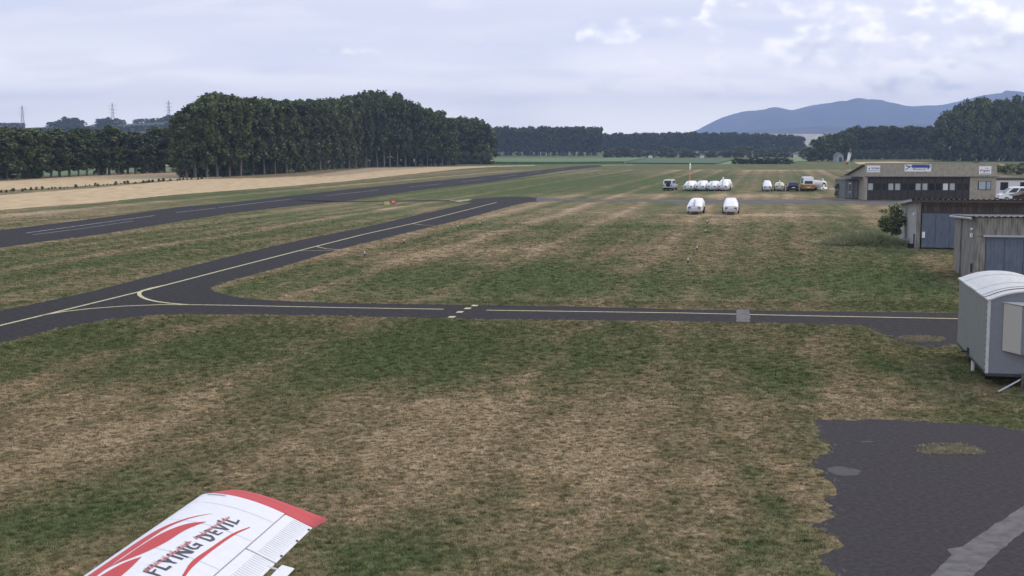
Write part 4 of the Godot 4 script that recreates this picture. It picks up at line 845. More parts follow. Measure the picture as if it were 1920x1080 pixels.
func hangar() -> void:
	var p := Vector3(47.02, 0, -170.98)
	var t := thing("hangar", "long low beige hangar with brown folding doors and signs", "hangar", p, -0.03)
	var w := 17.3
	var h := 4.85
	var deep := 11.0
	var door_w := 13.85
	# right part of the front, the parapet and the sides
	part("parapet", Shape.new().box(Vector3(w / 2, 4.0, -0.15), Vector3(w, 1.7, 0.3)).mesh(), M.render_wall, t)
	part("parapet_cap", Shape.new().box(Vector3(w / 2, 4.885, -0.15), Vector3(w + 0.1, 0.07, 0.4)).mesh(), M.lime_wall, t)
	part("ledge", Shape.new().box(Vector3(w / 2, 3.11, 0.02), Vector3(w + 0.06, 0.09, 0.5)).mesh(), M.roof_sheet, t)
	var front := part("front_wall", Shape.new().box(Vector3((door_w + w) / 2, 1.53, -0.2), Vector3(w - door_w, 3.06, 0.3)).mesh(), M.render_wall, t)
	var win := part("window", Shape.new().box(Vector3(15.75, 1.95, -0.03), Vector3(1.72, 1.2, 0.06)).mesh(), M.dark_metal, front)
	part("pane", Shape.new().box(Vector3(15.45, 1.95, 0.008), Vector3(0.86, 1.05, 0.02)).mesh(), paint(Color(0.36, 0.42, 0.47), 0.15), front)
	part("pane", Shape.new().box(Vector3(16.28, 1.95, 0.008), Vector3(0.5, 1.05, 0.02)).mesh(), paint(Color(0.30, 0.35, 0.42), 0.15), front)
	part("pillar", Shape.new().box(Vector3(0.15, 1.53, -0.1), Vector3(0.3, 3.06, 0.36)).mesh(), M.render_wall, t)
	for x in [0.0, w - 0.25]:
		var side := Shape.new()
		var a := [Vector3(x, 0, -0.3), Vector3(x, 0, -deep), Vector3(x, 2.9, -deep), Vector3(x, 4.6, -0.3)]
		var b: Array = []
		for q in a:
			b.append(q + Vector3(0.25, 0, 0))
		side.loft([a, b])
		part("side_wall", side.mesh(), M.render_wall, t)
	part("rear_wall", Shape.new().box(Vector3(w / 2, 1.45, -deep + 0.12), Vector3(w - 0.5, 2.9, 0.24)).mesh(), M.render_wall, t)
	part("roof", Shape.new().loft([[Vector3(-0.35, 4.6, -0.32), Vector3(-0.35, 4.72, -0.32), Vector3(-0.35, 3.02, -deep - 0.5), Vector3(-0.35, 2.9, -deep - 0.5)], [Vector3(w + 0.3, 4.6, -0.32), Vector3(w + 0.3, 4.72, -0.32), Vector3(w + 0.3, 3.02, -deep - 0.5), Vector3(w + 0.3, 2.9, -deep - 0.5)]]).mesh(), M.roof_sheet, t)
	part("side_awning", Shape.new().box(Vector3(-0.75, 3.0, -4.5), Vector3(1.4, 0.08, 7.0)).mesh(), M.dark_metal, t)
	part("floor", Shape.new().box(Vector3(w / 2, 0.02, -deep / 2), Vector3(w - 0.6, 0.04, deep - 0.8)).mesh(), M.concrete_strip, t)
	# fifteen door leaves, each with a pane
	var panes := {0: M.frosted, 3: M.frosted, 4: M.frosted, 7: M.frosted, 8: M.frosted, 11: M.off_white, 12: M.frosted}
	var leaf_w := (door_w - 0.35) / 15.0
	for i in 15:
		var x := 0.33 + leaf_w * (i + 0.5)
		var leaf := part("door_leaf", Shape.new().box(Vector3(x, 0.64, -0.2), Vector3(leaf_w - 0.03, 1.28, 0.05)).box(Vector3(x, 2.62, -0.2), Vector3(leaf_w - 0.03, 0.78, 0.05)).box(Vector3(x - leaf_w * 0.42, 1.755, -0.2), Vector3(0.1, 0.95, 0.05)).box(Vector3(x + leaf_w * 0.42, 1.755, -0.2), Vector3(0.1, 0.95, 0.05)).mesh(), M.brown_door, t)
		part("pane", Shape.new().box(Vector3(x, 1.755, -0.21), Vector3(leaf_w * 0.75, 0.95, 0.02)).mesh(), panes.get(i, M.glass), leaf)
		part("rail", Shape.new().box(Vector3(x, 1.3, -0.165), Vector3(leaf_w - 0.06, 0.06, 0.03)).box(Vector3(x, 2.23, -0.165), Vector3(leaf_w - 0.06, 0.05, 0.03)).mesh(), M.dark_metal, leaf)
		if i in [4, 8]:
			part("post", Shape.new().box(Vector3(x - leaf_w * 0.5, 1.5, -0.14), Vector3(0.07, 3.0, 0.06)).mesh(), M.dark_metal, t)
	# boards with the firms' names, fixed to the parapet
	var s := thing("sign", "white name board at the hangar parapet's left end", "sign", p + Vector3(1.05, 3.68, -0.01).rotated(Vector3.UP, -0.03), -0.03, "hangar signs")
	part("board", Shape.new().box(Vector3(0, 0.45, 0.03), Vector3(1.72, 0.9, 0.05)).mesh(), M.white, s)
	print_on(s, "TECNAM", "lettering", M.ink, 0.24, 1.05, Vector3(0.24, 0.52, 0.058))
	part("emblem", Shape.new().box(Vector3(-0.58, 0.52, 0.06), Vector3(0.2, 0.1, 0.01), Basis(Vector3.BACK, 0.5)).box(Vector3(-0.58, 0.48, 0.062), Vector3(0.2, 0.08, 0.01), Basis(Vector3.BACK, -0.5)).mesh(), M.ink, s)
	part("underline", Shape.new().box(Vector3(0, 0.2, 0.06), Vector3(1.6, 0.05, 0.01)).mesh(), M.blue_print, s)
	s = thing("sign", "wide blue and white banner in the middle of the hangar parapet", "sign", p + Vector3(6.9, 3.78, -0.01).rotated(Vector3.UP, -0.03), -0.03, "hangar signs")
	part("board", Shape.new().box(Vector3(0, 0.46, 0.03), Vector3(3.5, 0.92, 0.05)).mesh(), M.white, s)
	part("colour_field", Shape.new().box(Vector3(0.35, 0.7, 0.058), Vector3(2.3, 0.4, 0.006)).mesh(), M.blue_print, s)
	print_on(s, "Mecan'air", "lettering", M.blue_print, 0.26, 1.7, Vector3(0.2, 0.33, 0.058))
	part("emblem", Shape.new().box(Vector3(-1.25, 0.5, 0.06), Vector3(0.95, 0.12, 0.008), Basis(Vector3.BACK, 0.55)).box(Vector3(-1.35, 0.72, 0.062), Vector3(0.5, 0.16, 0.008), Basis(Vector3.BACK, -0.3)).mesh(), M.blue_print, s)
	part("emblem", Shape.new().box(Vector3(1.45, 0.55, 0.06), Vector3(0.6, 0.14, 0.008), Basis(Vector3.BACK, 0.9)).mesh(), M.blue_print, s)
	s = thing("sign", "white board lettered with a dark blue script at the parapet's right end", "sign", p + Vector3(15.75, 3.42, -0.01).rotated(Vector3.UP, -0.03), -0.03, "hangar signs")
	part("board", Shape.new().box(Vector3(0, 0.53, 0.03), Vector3(1.6, 1.06, 0.05)).mesh(), M.white, s)
	print_on(s, "Piper", "lettering", M.ink, 0.42, 1.3, Vector3(0, 0.5, 0.058))
	part("emblem", Shape.new().tube([Vector3(0.02, 0.72, 0.06), Vector3(0.2, 0.88, 0.06), Vector3(0.4, 0.7, 0.06)], [0.03, 0.03, 0.03], 5).mesh(), M.ink, s)
	part("underline", Shape.new().box(Vector3(0, 0.14, 0.06), Vector3(1.3, 0.05, 0.01)).mesh(), M.ink, s)

	# steel container beside it
	var q := Vector3(45.23, 0, -174.52)
	var c := thing("storage_container", "weathered grey steel container left of the hangar", "container", q, -0.03)
	part("body", Shape.new().box(Vector3(1.2, 1.25, -3.0), Vector3(2.36, 2.44, 6.0)).mesh(), M.container, c)
	part("roof", Shape.new().box(Vector3(1.2, 2.56, -3.0), Vector3(2.5, 0.1, 6.15)).mesh(), M.roof_sheet, c)
	for x in [0.68, 1.74]:
		var d := part("door", Shape.new().box(Vector3(x, 1.25, 0.03), Vector3(0.98, 2.2, 0.06)).mesh(), M.container, c)
		part("lock_rod", Shape.new().bar(Vector3(x + 0.2, 0.1, 0.09), Vector3(x + 0.2, 2.4, 0.09), 0.03).mesh(), M.steel, d)
		part("lock_rod", Shape.new().bar(Vector3(x - 0.2, 0.1, 0.09), Vector3(x - 0.2, 2.4, 0.09), 0.03).mesh(), M.steel, d)
	part("number_plate", Shape.new().box(Vector3(0.7, 0.95, 0.075), Vector3(0.25, 0.12, 0.02)).mesh(), M.white, c)
	part("number_plate", Shape.new().box(Vector3(0.7, 2.1, 0.075), Vector3(0.3, 0.16, 0.02)).mesh(), M.white, c)

	# cabin right of the hangar
	q = Vector3(69.9, 0, -184)
	c = thing("site_cabin", "white cabin with dark flat roof right of the hangar", "cabin", q, -0.05)
	part("wall", Shape.new().box(Vector3(3.2, 1.2, -1.2), Vector3(6.4, 2.3, 2.4)).mesh(), M.off_white, c)
	part("roof", Shape.new().soft_box(Vector3(3.2, 2.5, -1.2), Vector3(6.8, 0.36, 2.8), 0.06).mesh(), paint(Color(0.07, 0.075, 0.09), 0.8), c)
	part("plinth", Shape.new().box(Vector3(3.2, 0.03, -1.2), Vector3(6.3, 0.06, 2.3)).mesh(), M.dark_metal, c)
	for x in [0.65, 3.2, 5.2]:
		var wd := part("window", Shape.new().box(Vector3(x, 1.45, 0.02), Vector3(1.1 if x < 1 else 0.62, 1.15, 0.04)).mesh(), M.glass, c)
		part("frame", Shape.new().box(Vector3(x, 0.84, 0.04), Vector3(1.2, 0.06, 0.06)).mesh(), M.white, wd)

	# brown hut in front of the van
	c = thing("wooden_hut", "small brown hut with sloping roof behind the blue-doored shed", "hut", Vector3(58.3, 0, -148), GRID)
	part("wall", Shape.new().loft([[Vector3(0, 0, 0), Vector3(4, 0, 0), Vector3(4, 1.9, 0), Vector3(0.9, 1.9, 0), Vector3(0, 1.45, 0)], [Vector3(0, 0, -3), Vector3(4, 0, -3), Vector3(4, 1.9, -3), Vector3(0.9, 1.9, -3), Vector3(0, 1.45, -3)]]).mesh(), M.plank_a, c)
	part("roof", Shape.new().loft([[Vector3(-0.35, 1.38, 0.3), Vector3(-0.35, 1.46, 0.3), Vector3(4.2, 2.6, 0.3), Vector3(4.2, 2.5, 0.3)], [Vector3(-0.35, 1.38, -3.3), Vector3(-0.35, 1.46, -3.3), Vector3(4.2, 2.6, -3.3), Vector3(4.2, 2.5, -3.3)]]).mesh(), M.plank_b, c)

	# the pale barn among the trees and three far houses
	q = Vector3(155.95, 0, -617.53)
	gable("barn", "small pale gabled barn under the trees near the windsock", q, 3.3, 2.9, 5.0, 4.3, M.cabin_grey, 0.1, true)
	gable("house", "far pale house at the wood's gap below the mountains", Vector3(184.13, 0, -828.66), 5.0, 2.6, 6.0, 3.9, M.cream, 0.3, false)
	gable("hut", "tiny white hut at the far end of the beet field, left one", Vector3(90.14, 0, -849.39), 2.6, 1.3, 2.0, 1.8, M.white, 0.0, false)
	gable("hut", "tiny white hut at the far end of the beet field, right one", Vector3(124.30, 0, -849.39), 2.6, 1.3, 2.0, 1.8, M.white, 0.0, false)
	gable("farm_shed", "long white shed on the hilltop right of the first pylon", Vector3(-563, 26.5, -1560), 26.0, 3.5, 9.0, 4.6, M.off_white, 0.0, false)
	gable("farm_shed", "pale shed on the hilltop below the middle pylon", Vector3(-516, 29.5, -1580), 9.0, 4.0, 8.0, 5.4, M.cream, 0.0, false)
	for k in [[-207.6, -547.7, 2.6, 1.6, "low white shed seen between the trunks at far left"], [-199.9, -547.7, 2.2, 1.4, "tiny white shed between the trunks, second from the left"], [-187.6, -547.7, 3.0, 1.8, "white shed between the trunks, third from the left"], [-183.3, -547.7, 3.2, 2.6, "white house between the trunks, fourth from the left"], [-163.1, -547.7, 4.5, 2.2, "white house between the trunks, fifth from the left"], [-152.7, -547.7, 3.0, 1.8, "white house between the trunks, sixth from the left"], [-138.1, -547.7, 6.0, 3.2, "bright white house in the gap left of the tall wood"]]:
		gable("house", k[4], Vector3(k[0], 0, k[1]), k[2], k[3], 6.0, k[3] + 1.6, M.off_white, 0.1, false)


func gable(called: String, label: String, at: Vector3, w: float, eaves: float, deep: float, top: float, m: Material, turn: float, gate: bool) -> void:
	var t := thing(called, label, "building", at, turn, "far buildings")
	var front := [Vector3(0, -1, 0), Vector3(w, -1, 0), Vector3(w, eaves, 0), Vector3(w / 2, top, 0), Vector3(0, eaves, 0)]
	var back: Array = []
	for q in front:
		back.append(q - Vector3(0, 0, deep))
	part("wall", Shape.new().loft([front, back]).mesh(), m, t)
	var s := Shape.new()
	for k in [-1.0, 1.0]:
		var mid := Vector3(w / 2, top + 0.12, -deep / 2)
		var low := Vector3(w / 2 + k * (w / 2 + 0.3), eaves - 0.1, -deep / 2)
		for z in [1.0]:
			var dz := Vector3(0, 0, deep / 2 + 0.3)
			s.loft([[mid - dz, mid + dz, mid + dz + Vector3(0, 0.12, 0), mid - dz + Vector3(0, 0.12, 0)], [low - dz, low + dz, low + dz + Vector3(0, 0.12, 0), low - dz + Vector3(0, 0.12, 0)]])
	part("roof", s.mesh(), M.roof_sheet, t)
	if gate:
		part("gate", Shape.new().box(Vector3(w * 0.55, 1.1, 0.02), Vector3(w * 0.45, 2.2, 0.05)).mesh(), M.dark_metal, t)
	else:
		part("window", Shape.new().box(Vector3(w * 0.5, eaves * 0.55, 0.02), Vector3(w * 0.16, eaves * 0.3, 0.05)).mesh(), M.glass, t)


# a tin sheet of waves: across x from x0 to x1, between the front and rear heights
func wavy(x0: float, x1: float, z0: float, y0: float, z1: float, y1: float, pitch: float, amp: float) -> Shape:
	var s := Shape.new()
	var n := int((x1 - x0) / pitch) * 4
	for lay in [0.0, -0.02]:
		for i in n:
			var a := x0 + (x1 - x0) * i / n
			var b := x0 + (x1 - x0) * (i + 1) / n
			var ha: float = sin(TAU * i / 4.0) * amp + lay
			var hb: float = sin(TAU * (i + 1) / 4.0) * amp + lay
			s.quad(Vector3(a, y0 + ha, z0), Vector3(b, y0 + hb, z0), Vector3(b, y1 + hb, z1), Vector3(a, y1 + ha, z1))
	return s


func ribbed_door(t: Node3D, x0: float, x1: float, h: float, z: float) -> void:
	var leaf_w := 0.92
	var n := int(ceil((x1 - x0) / leaf_w))
	for i in n:
		var a := x0 + i * leaf_w
		var s := Shape.new()
		s.box(Vector3(a + leaf_w / 2, h / 2 + 0.05, z), Vector3(leaf_w - 0.02, h - 0.1, 0.05))
		for k in 5:
			s.box(Vector3(a + leaf_w * (k + 0.5) / 5.0, h / 2 + 0.05, z + 0.035), Vector3(0.05, h - 0.14, 0.022))
		part("door_panel", s.mesh(), M.blue_door, t)


func sheds() -> void:
	# the farther shed
	var t := thing("shed", "farther shed with wide blue door under brown planks", "shed", Vector3(27.95, 0, -88.49), GRID, "sheds with blue doors")
	var deep := 11.4
	var w := 17.0
	var side := Shape.new()
	side.loft([[Vector3(0, 0, 0), Vector3(0, 0, -deep), Vector3(0, 2.62, -deep), Vector3(0, 3.3, 0)], [Vector3(0.22, 0, 0), Vector3(0.22, 0, -deep), Vector3(0.22, 2.62, -deep), Vector3(0.22, 3.3, 0)]])
	var wall := part("side_wall", side.mesh(), M.lime_wall, t)
	part("lamp", Shape.new().soft_box(Vector3(-0.06, 2.35, -1.1), Vector3(0.12, 0.2, 0.2), 0.02).mesh(), M.white, wall)
	part("pipe", Shape.new().bar(Vector3(-0.06, 0.05, -0.5), Vector3(-0.06, 1.0, -0.5), 0.05).mesh(), M.dark_metal, wall)
	part("rear_wall", Shape.new().box(Vector3(w / 2, 1.3, -deep + 0.12), Vector3(w - 0.5, 2.6, 0.2)).mesh(), M.lime_wall, t)
	part("end_wall", Shape.new().box(Vector3(w, 1.45, -deep / 2), Vector3(0.2, 2.9, deep)).mesh(), M.lime_wall, t)
	part("post", Shape.new().box(Vector3(0.14, 1.6, 0.06), Vector3(0.28, 3.2, 0.2)).mesh(), M.old_concrete, t)
	part("lintel", Shape.new().box(Vector3(w / 2, 2.52, -0.02), Vector3(w - 0.5, 0.1, 0.14)).mesh(), M.dark_metal, t)
	var x := 0.3
	var i := 0
	while x < w - 0.2:
		var pw := rng.randf_range(0.16, 0.24)
		part("plank", Shape.new().box(Vector3(x + pw / 2, 2.9, -0.02 + rng.randf_range(-0.015, 0.015)), Vector3(pw - 0.015, 0.66 + rng.randf_range(-0.02, 0.02), 0.04)).mesh(), M.plank_b if rng.randf() < 0.35 else M.plank_a, t)
		x += pw
		i += 1
	part("fascia", Shape.new().box(Vector3(w / 2, 3.34, 0.42), Vector3(w + 0.9, 0.2, 0.06)).mesh(), M.plank_a, t)
	part("roof", wavy(-0.42, w + 0.4, 0.5, 3.47, -deep - 0.4, 2.72, 0.35, 0.03).mesh(), M.roof_sheet, t)
	part("barge_board", Shape.new().loft([[Vector3(-0.46, 3.28, 0.5), Vector3(-0.46, 3.44, 0.5), Vector3(-0.46, 2.7, -deep - 0.4), Vector3(-0.46, 2.54, -deep - 0.4)], [Vector3(-0.4, 3.28, 0.5), Vector3(-0.4, 3.44, 0.5), Vector3(-0.4, 2.7, -deep - 0.4), Vector3(-0.4, 2.54, -deep - 0.4)]]).mesh(), M.lime_wall, t)
	ribbed_door(t, 0.36, w - 0.3, 2.46, 0.02)
	part("meter_box", Shape.new().soft_box(Vector3(0.5, 0.98, 0.12), Vector3(0.2, 0.42, 0.12), 0.02).mesh(), M.white, t)
	var bucket := thing("tub", "small dark tub at the foot of the pale shed wall", "tub", Vector3(27.87, 0, -89.19), GRID)
	part("body", Shape.new().loft([[Vector3(-0.22, 0, -0.15), Vector3(0.22, 0, -0.15), Vector3(0.22, 0, 0.15), Vector3(-0.22, 0, 0.15)], [Vector3(-0.27, 0.3, -0.2), Vector3(0.27, 0.3, -0.2), Vector3(0.27, 0.3, 0.2), Vector3(-0.27, 0.3, 0.2)]]).mesh(), M.rubber, bucket)

	# the nearer shed
	t = thing("shed", "nearer shed of streaked grey concrete with blue door", "shed", Vector3(23.86, 0, -65.91), GRID, "sheds with blue doors")
	deep = 7.4
	w = 13.0
	side = Shape.new()
	side.loft([[Vector3(0, 0, 0), Vector3(0, 0, -deep), Vector3(0, 3.1, -deep), Vector3(0, 3.4, 0)], [Vector3(0.22, 0, 0), Vector3(0.22, 0, -deep), Vector3(0.22, 3.1, -deep), Vector3(0.22, 3.4, 0)]])
	part("side_wall", side.mesh(), M.old_concrete, t)
	part("pilaster", Shape.new().box(Vector3(-0.04, 1.56, -deep * 0.62), Vector3(0.1, 3.12, 0.2)).mesh(), M.old_concrete, t)
	part("rear_wall", Shape.new().box(Vector3(w / 2, 1.5, -deep + 0.12), Vector3(w - 0.5, 3.0, 0.2)).mesh(), M.old_concrete, t)
	part("end_wall", Shape.new().box(Vector3(w, 1.6, -deep / 2), Vector3(0.2, 3.2, deep)).mesh(), M.old_concrete, t)
	part("post", Shape.new().box(Vector3(0.26, 1.22, 0.03), Vector3(0.52, 2.44, 0.2)).mesh(), M.old_concrete, t)
	part("front_band", Shape.new().box(Vector3(w / 2, 2.94, 0.03), Vector3(w, 0.96, 0.22)).mesh(), M.old_concrete, t)
	part("door_rail", Shape.new().box(Vector3(w / 2 + 0.2, 2.47, 0.18), Vector3(w - 0.4, 0.1, 0.12)).mesh(), M.steel, t)
	part("roof", wavy(-0.2, w + 0.2, 0.25, 3.47, -deep - 0.25, 3.16, 0.3, 0.03).mesh(), M.roof_sheet, t)
	part("gutter", Shape.new().bar(Vector3(-0.24, 3.36, 0.2), Vector3(-0.24, 3.06, -deep - 0.3), 0.06).mesh(), M.steel, t)
	ribbed_door(t, 0.55, w - 0.2, 2.42, 0.02)
	part("lamp", Shape.new().soft_box(Vector3(-0.08, 2.78, -0.5), Vector3(0.14, 0.12, 0.14), 0.02).soft_box(Vector3(-0.08, 2.45, -0.5), Vector3(0.14, 0.22, 0.12), 0.02).mesh(), M.white, t)
	part("handle", Shape.new().bar(Vector3(-0.06, 0.55, -0.35), Vector3(-0.06, 1.0, -0.35), 0.05).mesh(), M.dark_metal, t)


func wagon() -> void:
	var t := thing("site_wagon", "grey wheeled site wagon with arched white roof at right edge", "wagon", Vector3(13.87, 0, -36.93), GRID)
	var w := 2.35
	var l := 6.05
	var y0 := 0.44
	var y1 := 2.56
	# long side of narrow upright boards, each a shade proud of its neighbour
	var n := 24
	for i in n:
		var a := -l * i / n
		part("side_panel", Shape.new().soft_box(Vector3(0.02 - 0.003 * (i % 2), (y0 + y1) / 2, a - l / n / 2), Vector3(0.05, y1 - y0, l / n - 0.003), 0.003).mesh(), M.wagon_side, t)
	part("side_panel", Shape.new().box(Vector3(w - 0.02, (y0 + y1) / 2, -l / 2), Vector3(0.05, y1 - y0, l)).mesh(), M.wagon_side, t)
	var arch := func(x: float) -> float:
		return y1 + 0.27 * (1.0 - pow(absf(x / w * 2.0 - 1.0), 2.2))
	for e in [0.0, -l]:
		var s := Shape.new()
		for i in 16:
			var a := w * i / 16.0
			var b := w * (i + 1) / 16.0
			s.loft([[Vector3(a, y0, e - 0.02), Vector3(b, y0, e - 0.02), Vector3(b, arch.call(b), e - 0.02), Vector3(a, arch.call(a), e - 0.02)], [Vector3(a, y0, e + 0.02), Vector3(b, y0, e + 0.02), Vector3(b, arch.call(b), e + 0.02), Vector3(a, arch.call(a), e + 0.02)]])
		part("end_wall", s.mesh(), M.wagon_end, t)
	part("floor", Shape.new().box(Vector3(w / 2, y0 - 0.04, -l / 2), Vector3(w, 0.1, l)).mesh(), M.dark_metal, t)
	# roof in lengths that overlap
	var cuts := [0.06, -0.55, -1.0, -2.3, -3.6, -4.9, -l - 0.06]
	for k in cuts.size() - 1:
		var rings: Array = []
		var lift := 0.012 * (k % 2)
		for i in 21:
			var x := -0.05 + (w + 0.1) * i / 20.0
			var y: float = arch.call(clampf(x, 0.0, w)) + lift
			rings.append([Vector3(x, y + 0.005, cuts[k]), Vector3(x, y + 0.05, cuts[k]), Vector3(x, y + 0.05, cuts[k + 1]), Vector3(x, y + 0.005, cuts[k + 1])])
		part("roof_sheet", Shape.new().loft(rings).mesh(), M.wagon_roof, t)
	for k in [1, 2]:
		var pts: Array = []
		for i in 21:
			var x := -0.05 + (w + 0.1) * i / 20.0
			pts.append(Vector3(x, arch.call(clampf(x, 0.0, w)) + 0.065, cuts[k]))
		var rad: Array = []
		for i in 21:
			rad.append(0.009)
		part("roof_seam", Shape.new().tube(pts, rad, 5).mesh(), M.dark_metal, t)
	part("corner_trim", Shape.new().soft_box(Vector3(0.0, (y0 + y1) / 2, 0.0), Vector3(0.09, y1 - y0 + 0.02, 0.09), 0.015).mesh(), M.wagon_roof, t)
	for i in 12:
		part("bolt", Shape.new().soft_box(Vector3(-0.055, y0 + 0.1 + i * 0.18, 0.01), Vector3(0.02, 0.035, 0.03), 0.004).mesh(), M.dark_metal, t)
	# the window box on the end wall
	var bay := [[Vector3(0.42, 1.12, 0.02), Vector3(0.86, 1.05, 0.28), Vector3(w - 0.2, 1.05, 0.28), Vector3(w - 0.05, 1.12, 0.02)], [Vector3(0.42, 2.5, 0.02), Vector3(0.86, 2.44, 0.28), Vector3(w - 0.2, 2.44, 0.28), Vector3(w - 0.05, 2.5, 0.02)]]
	var bx := part("window_box", Shape.new().loft(bay).mesh(), M.wagon_end, t)
	part("side_flap", Shape.new().loft([[Vector3(0.4, 1.13, 0.045), Vector3(0.85, 1.06, 0.31), Vector3(0.85, 2.45, 0.31), Vector3(0.4, 2.51, 0.045)], [Vector3(0.42, 1.13, 0.02), Vector3(0.87, 1.06, 0.285), Vector3(0.87, 2.45, 0.285), Vector3(0.42, 2.51, 0.02)]]).mesh(), paint(Color(0.40, 0.38, 0.345), 0.5), bx)
	part("top_flashing", Shape.new().loft([[Vector3(0.36, 2.53, 0.05), Vector3(0.86, 2.47, 0.34), Vector3(w - 0.15, 2.47, 0.34), Vector3(w, 2.53, 0.05)], [Vector3(0.36, 2.55, 0.05), Vector3(0.86, 2.49, 0.34), Vector3(w - 0.15, 2.49, 0.34), Vector3(w, 2.55, 0.05)]]).mesh(), M.wagon_roof, bx)
	# running gear, legs, drawbar
	for z in [-1.5, -4.6]:
		for x in [0.28, w - 0.28]:
			var wh := part("wheel", Shape.new().wheel(Vector3(x, 0.33, z), 0.33, 0.2).mesh(true), M.rubber, t)
			part("rim", Shape.new().wheel(Vector3(x, 0.33, z), 0.18, 0.215).mesh(), M.hub, wh)
		part("axle", Shape.new().bar(Vector3(0.2, 0.33, z), Vector3(w - 0.2, 0.33, z), 0.05).mesh(), M.dark_metal, t)
	part("support_leg", Shape.new().soft_box(Vector3(0.05, 0.22, -2.9), Vector3(0.09, 0.44, 0.09), 0.01).mesh(), M.white, t)
	part("jack", Shape.new().box(Vector3(-0.02, 0.56, -3.4), Vector3(0.1, 0.2, 0.16)).bar(Vector3(-0.25, 0.55, -3.4), Vector3(0.05, 0.55, -3.4), 0.03).mesh(), M.dark_metal, t)
	part("drawbar", Shape.new().bar(Vector3(1.35, 0.5, -0.1), Vector3(0.2, 0.05, 0.85), 0.024, 8).mesh(), M.silver, t)
	part("drawbar_bracket", Shape.new().soft_box(Vector3(1.25, 0.36, 0.08), Vector3(0.35, 0.14, 0.2), 0.02).mesh(), M.steel, t)
	part("prop", Shape.new().box(Vector3(0.95, 0.26, 0.3), Vector3(0.07, 0.52, 0.07)).mesh(), M.plank_b, t)


# ---- trailers and vehicles -------------------------------------------------

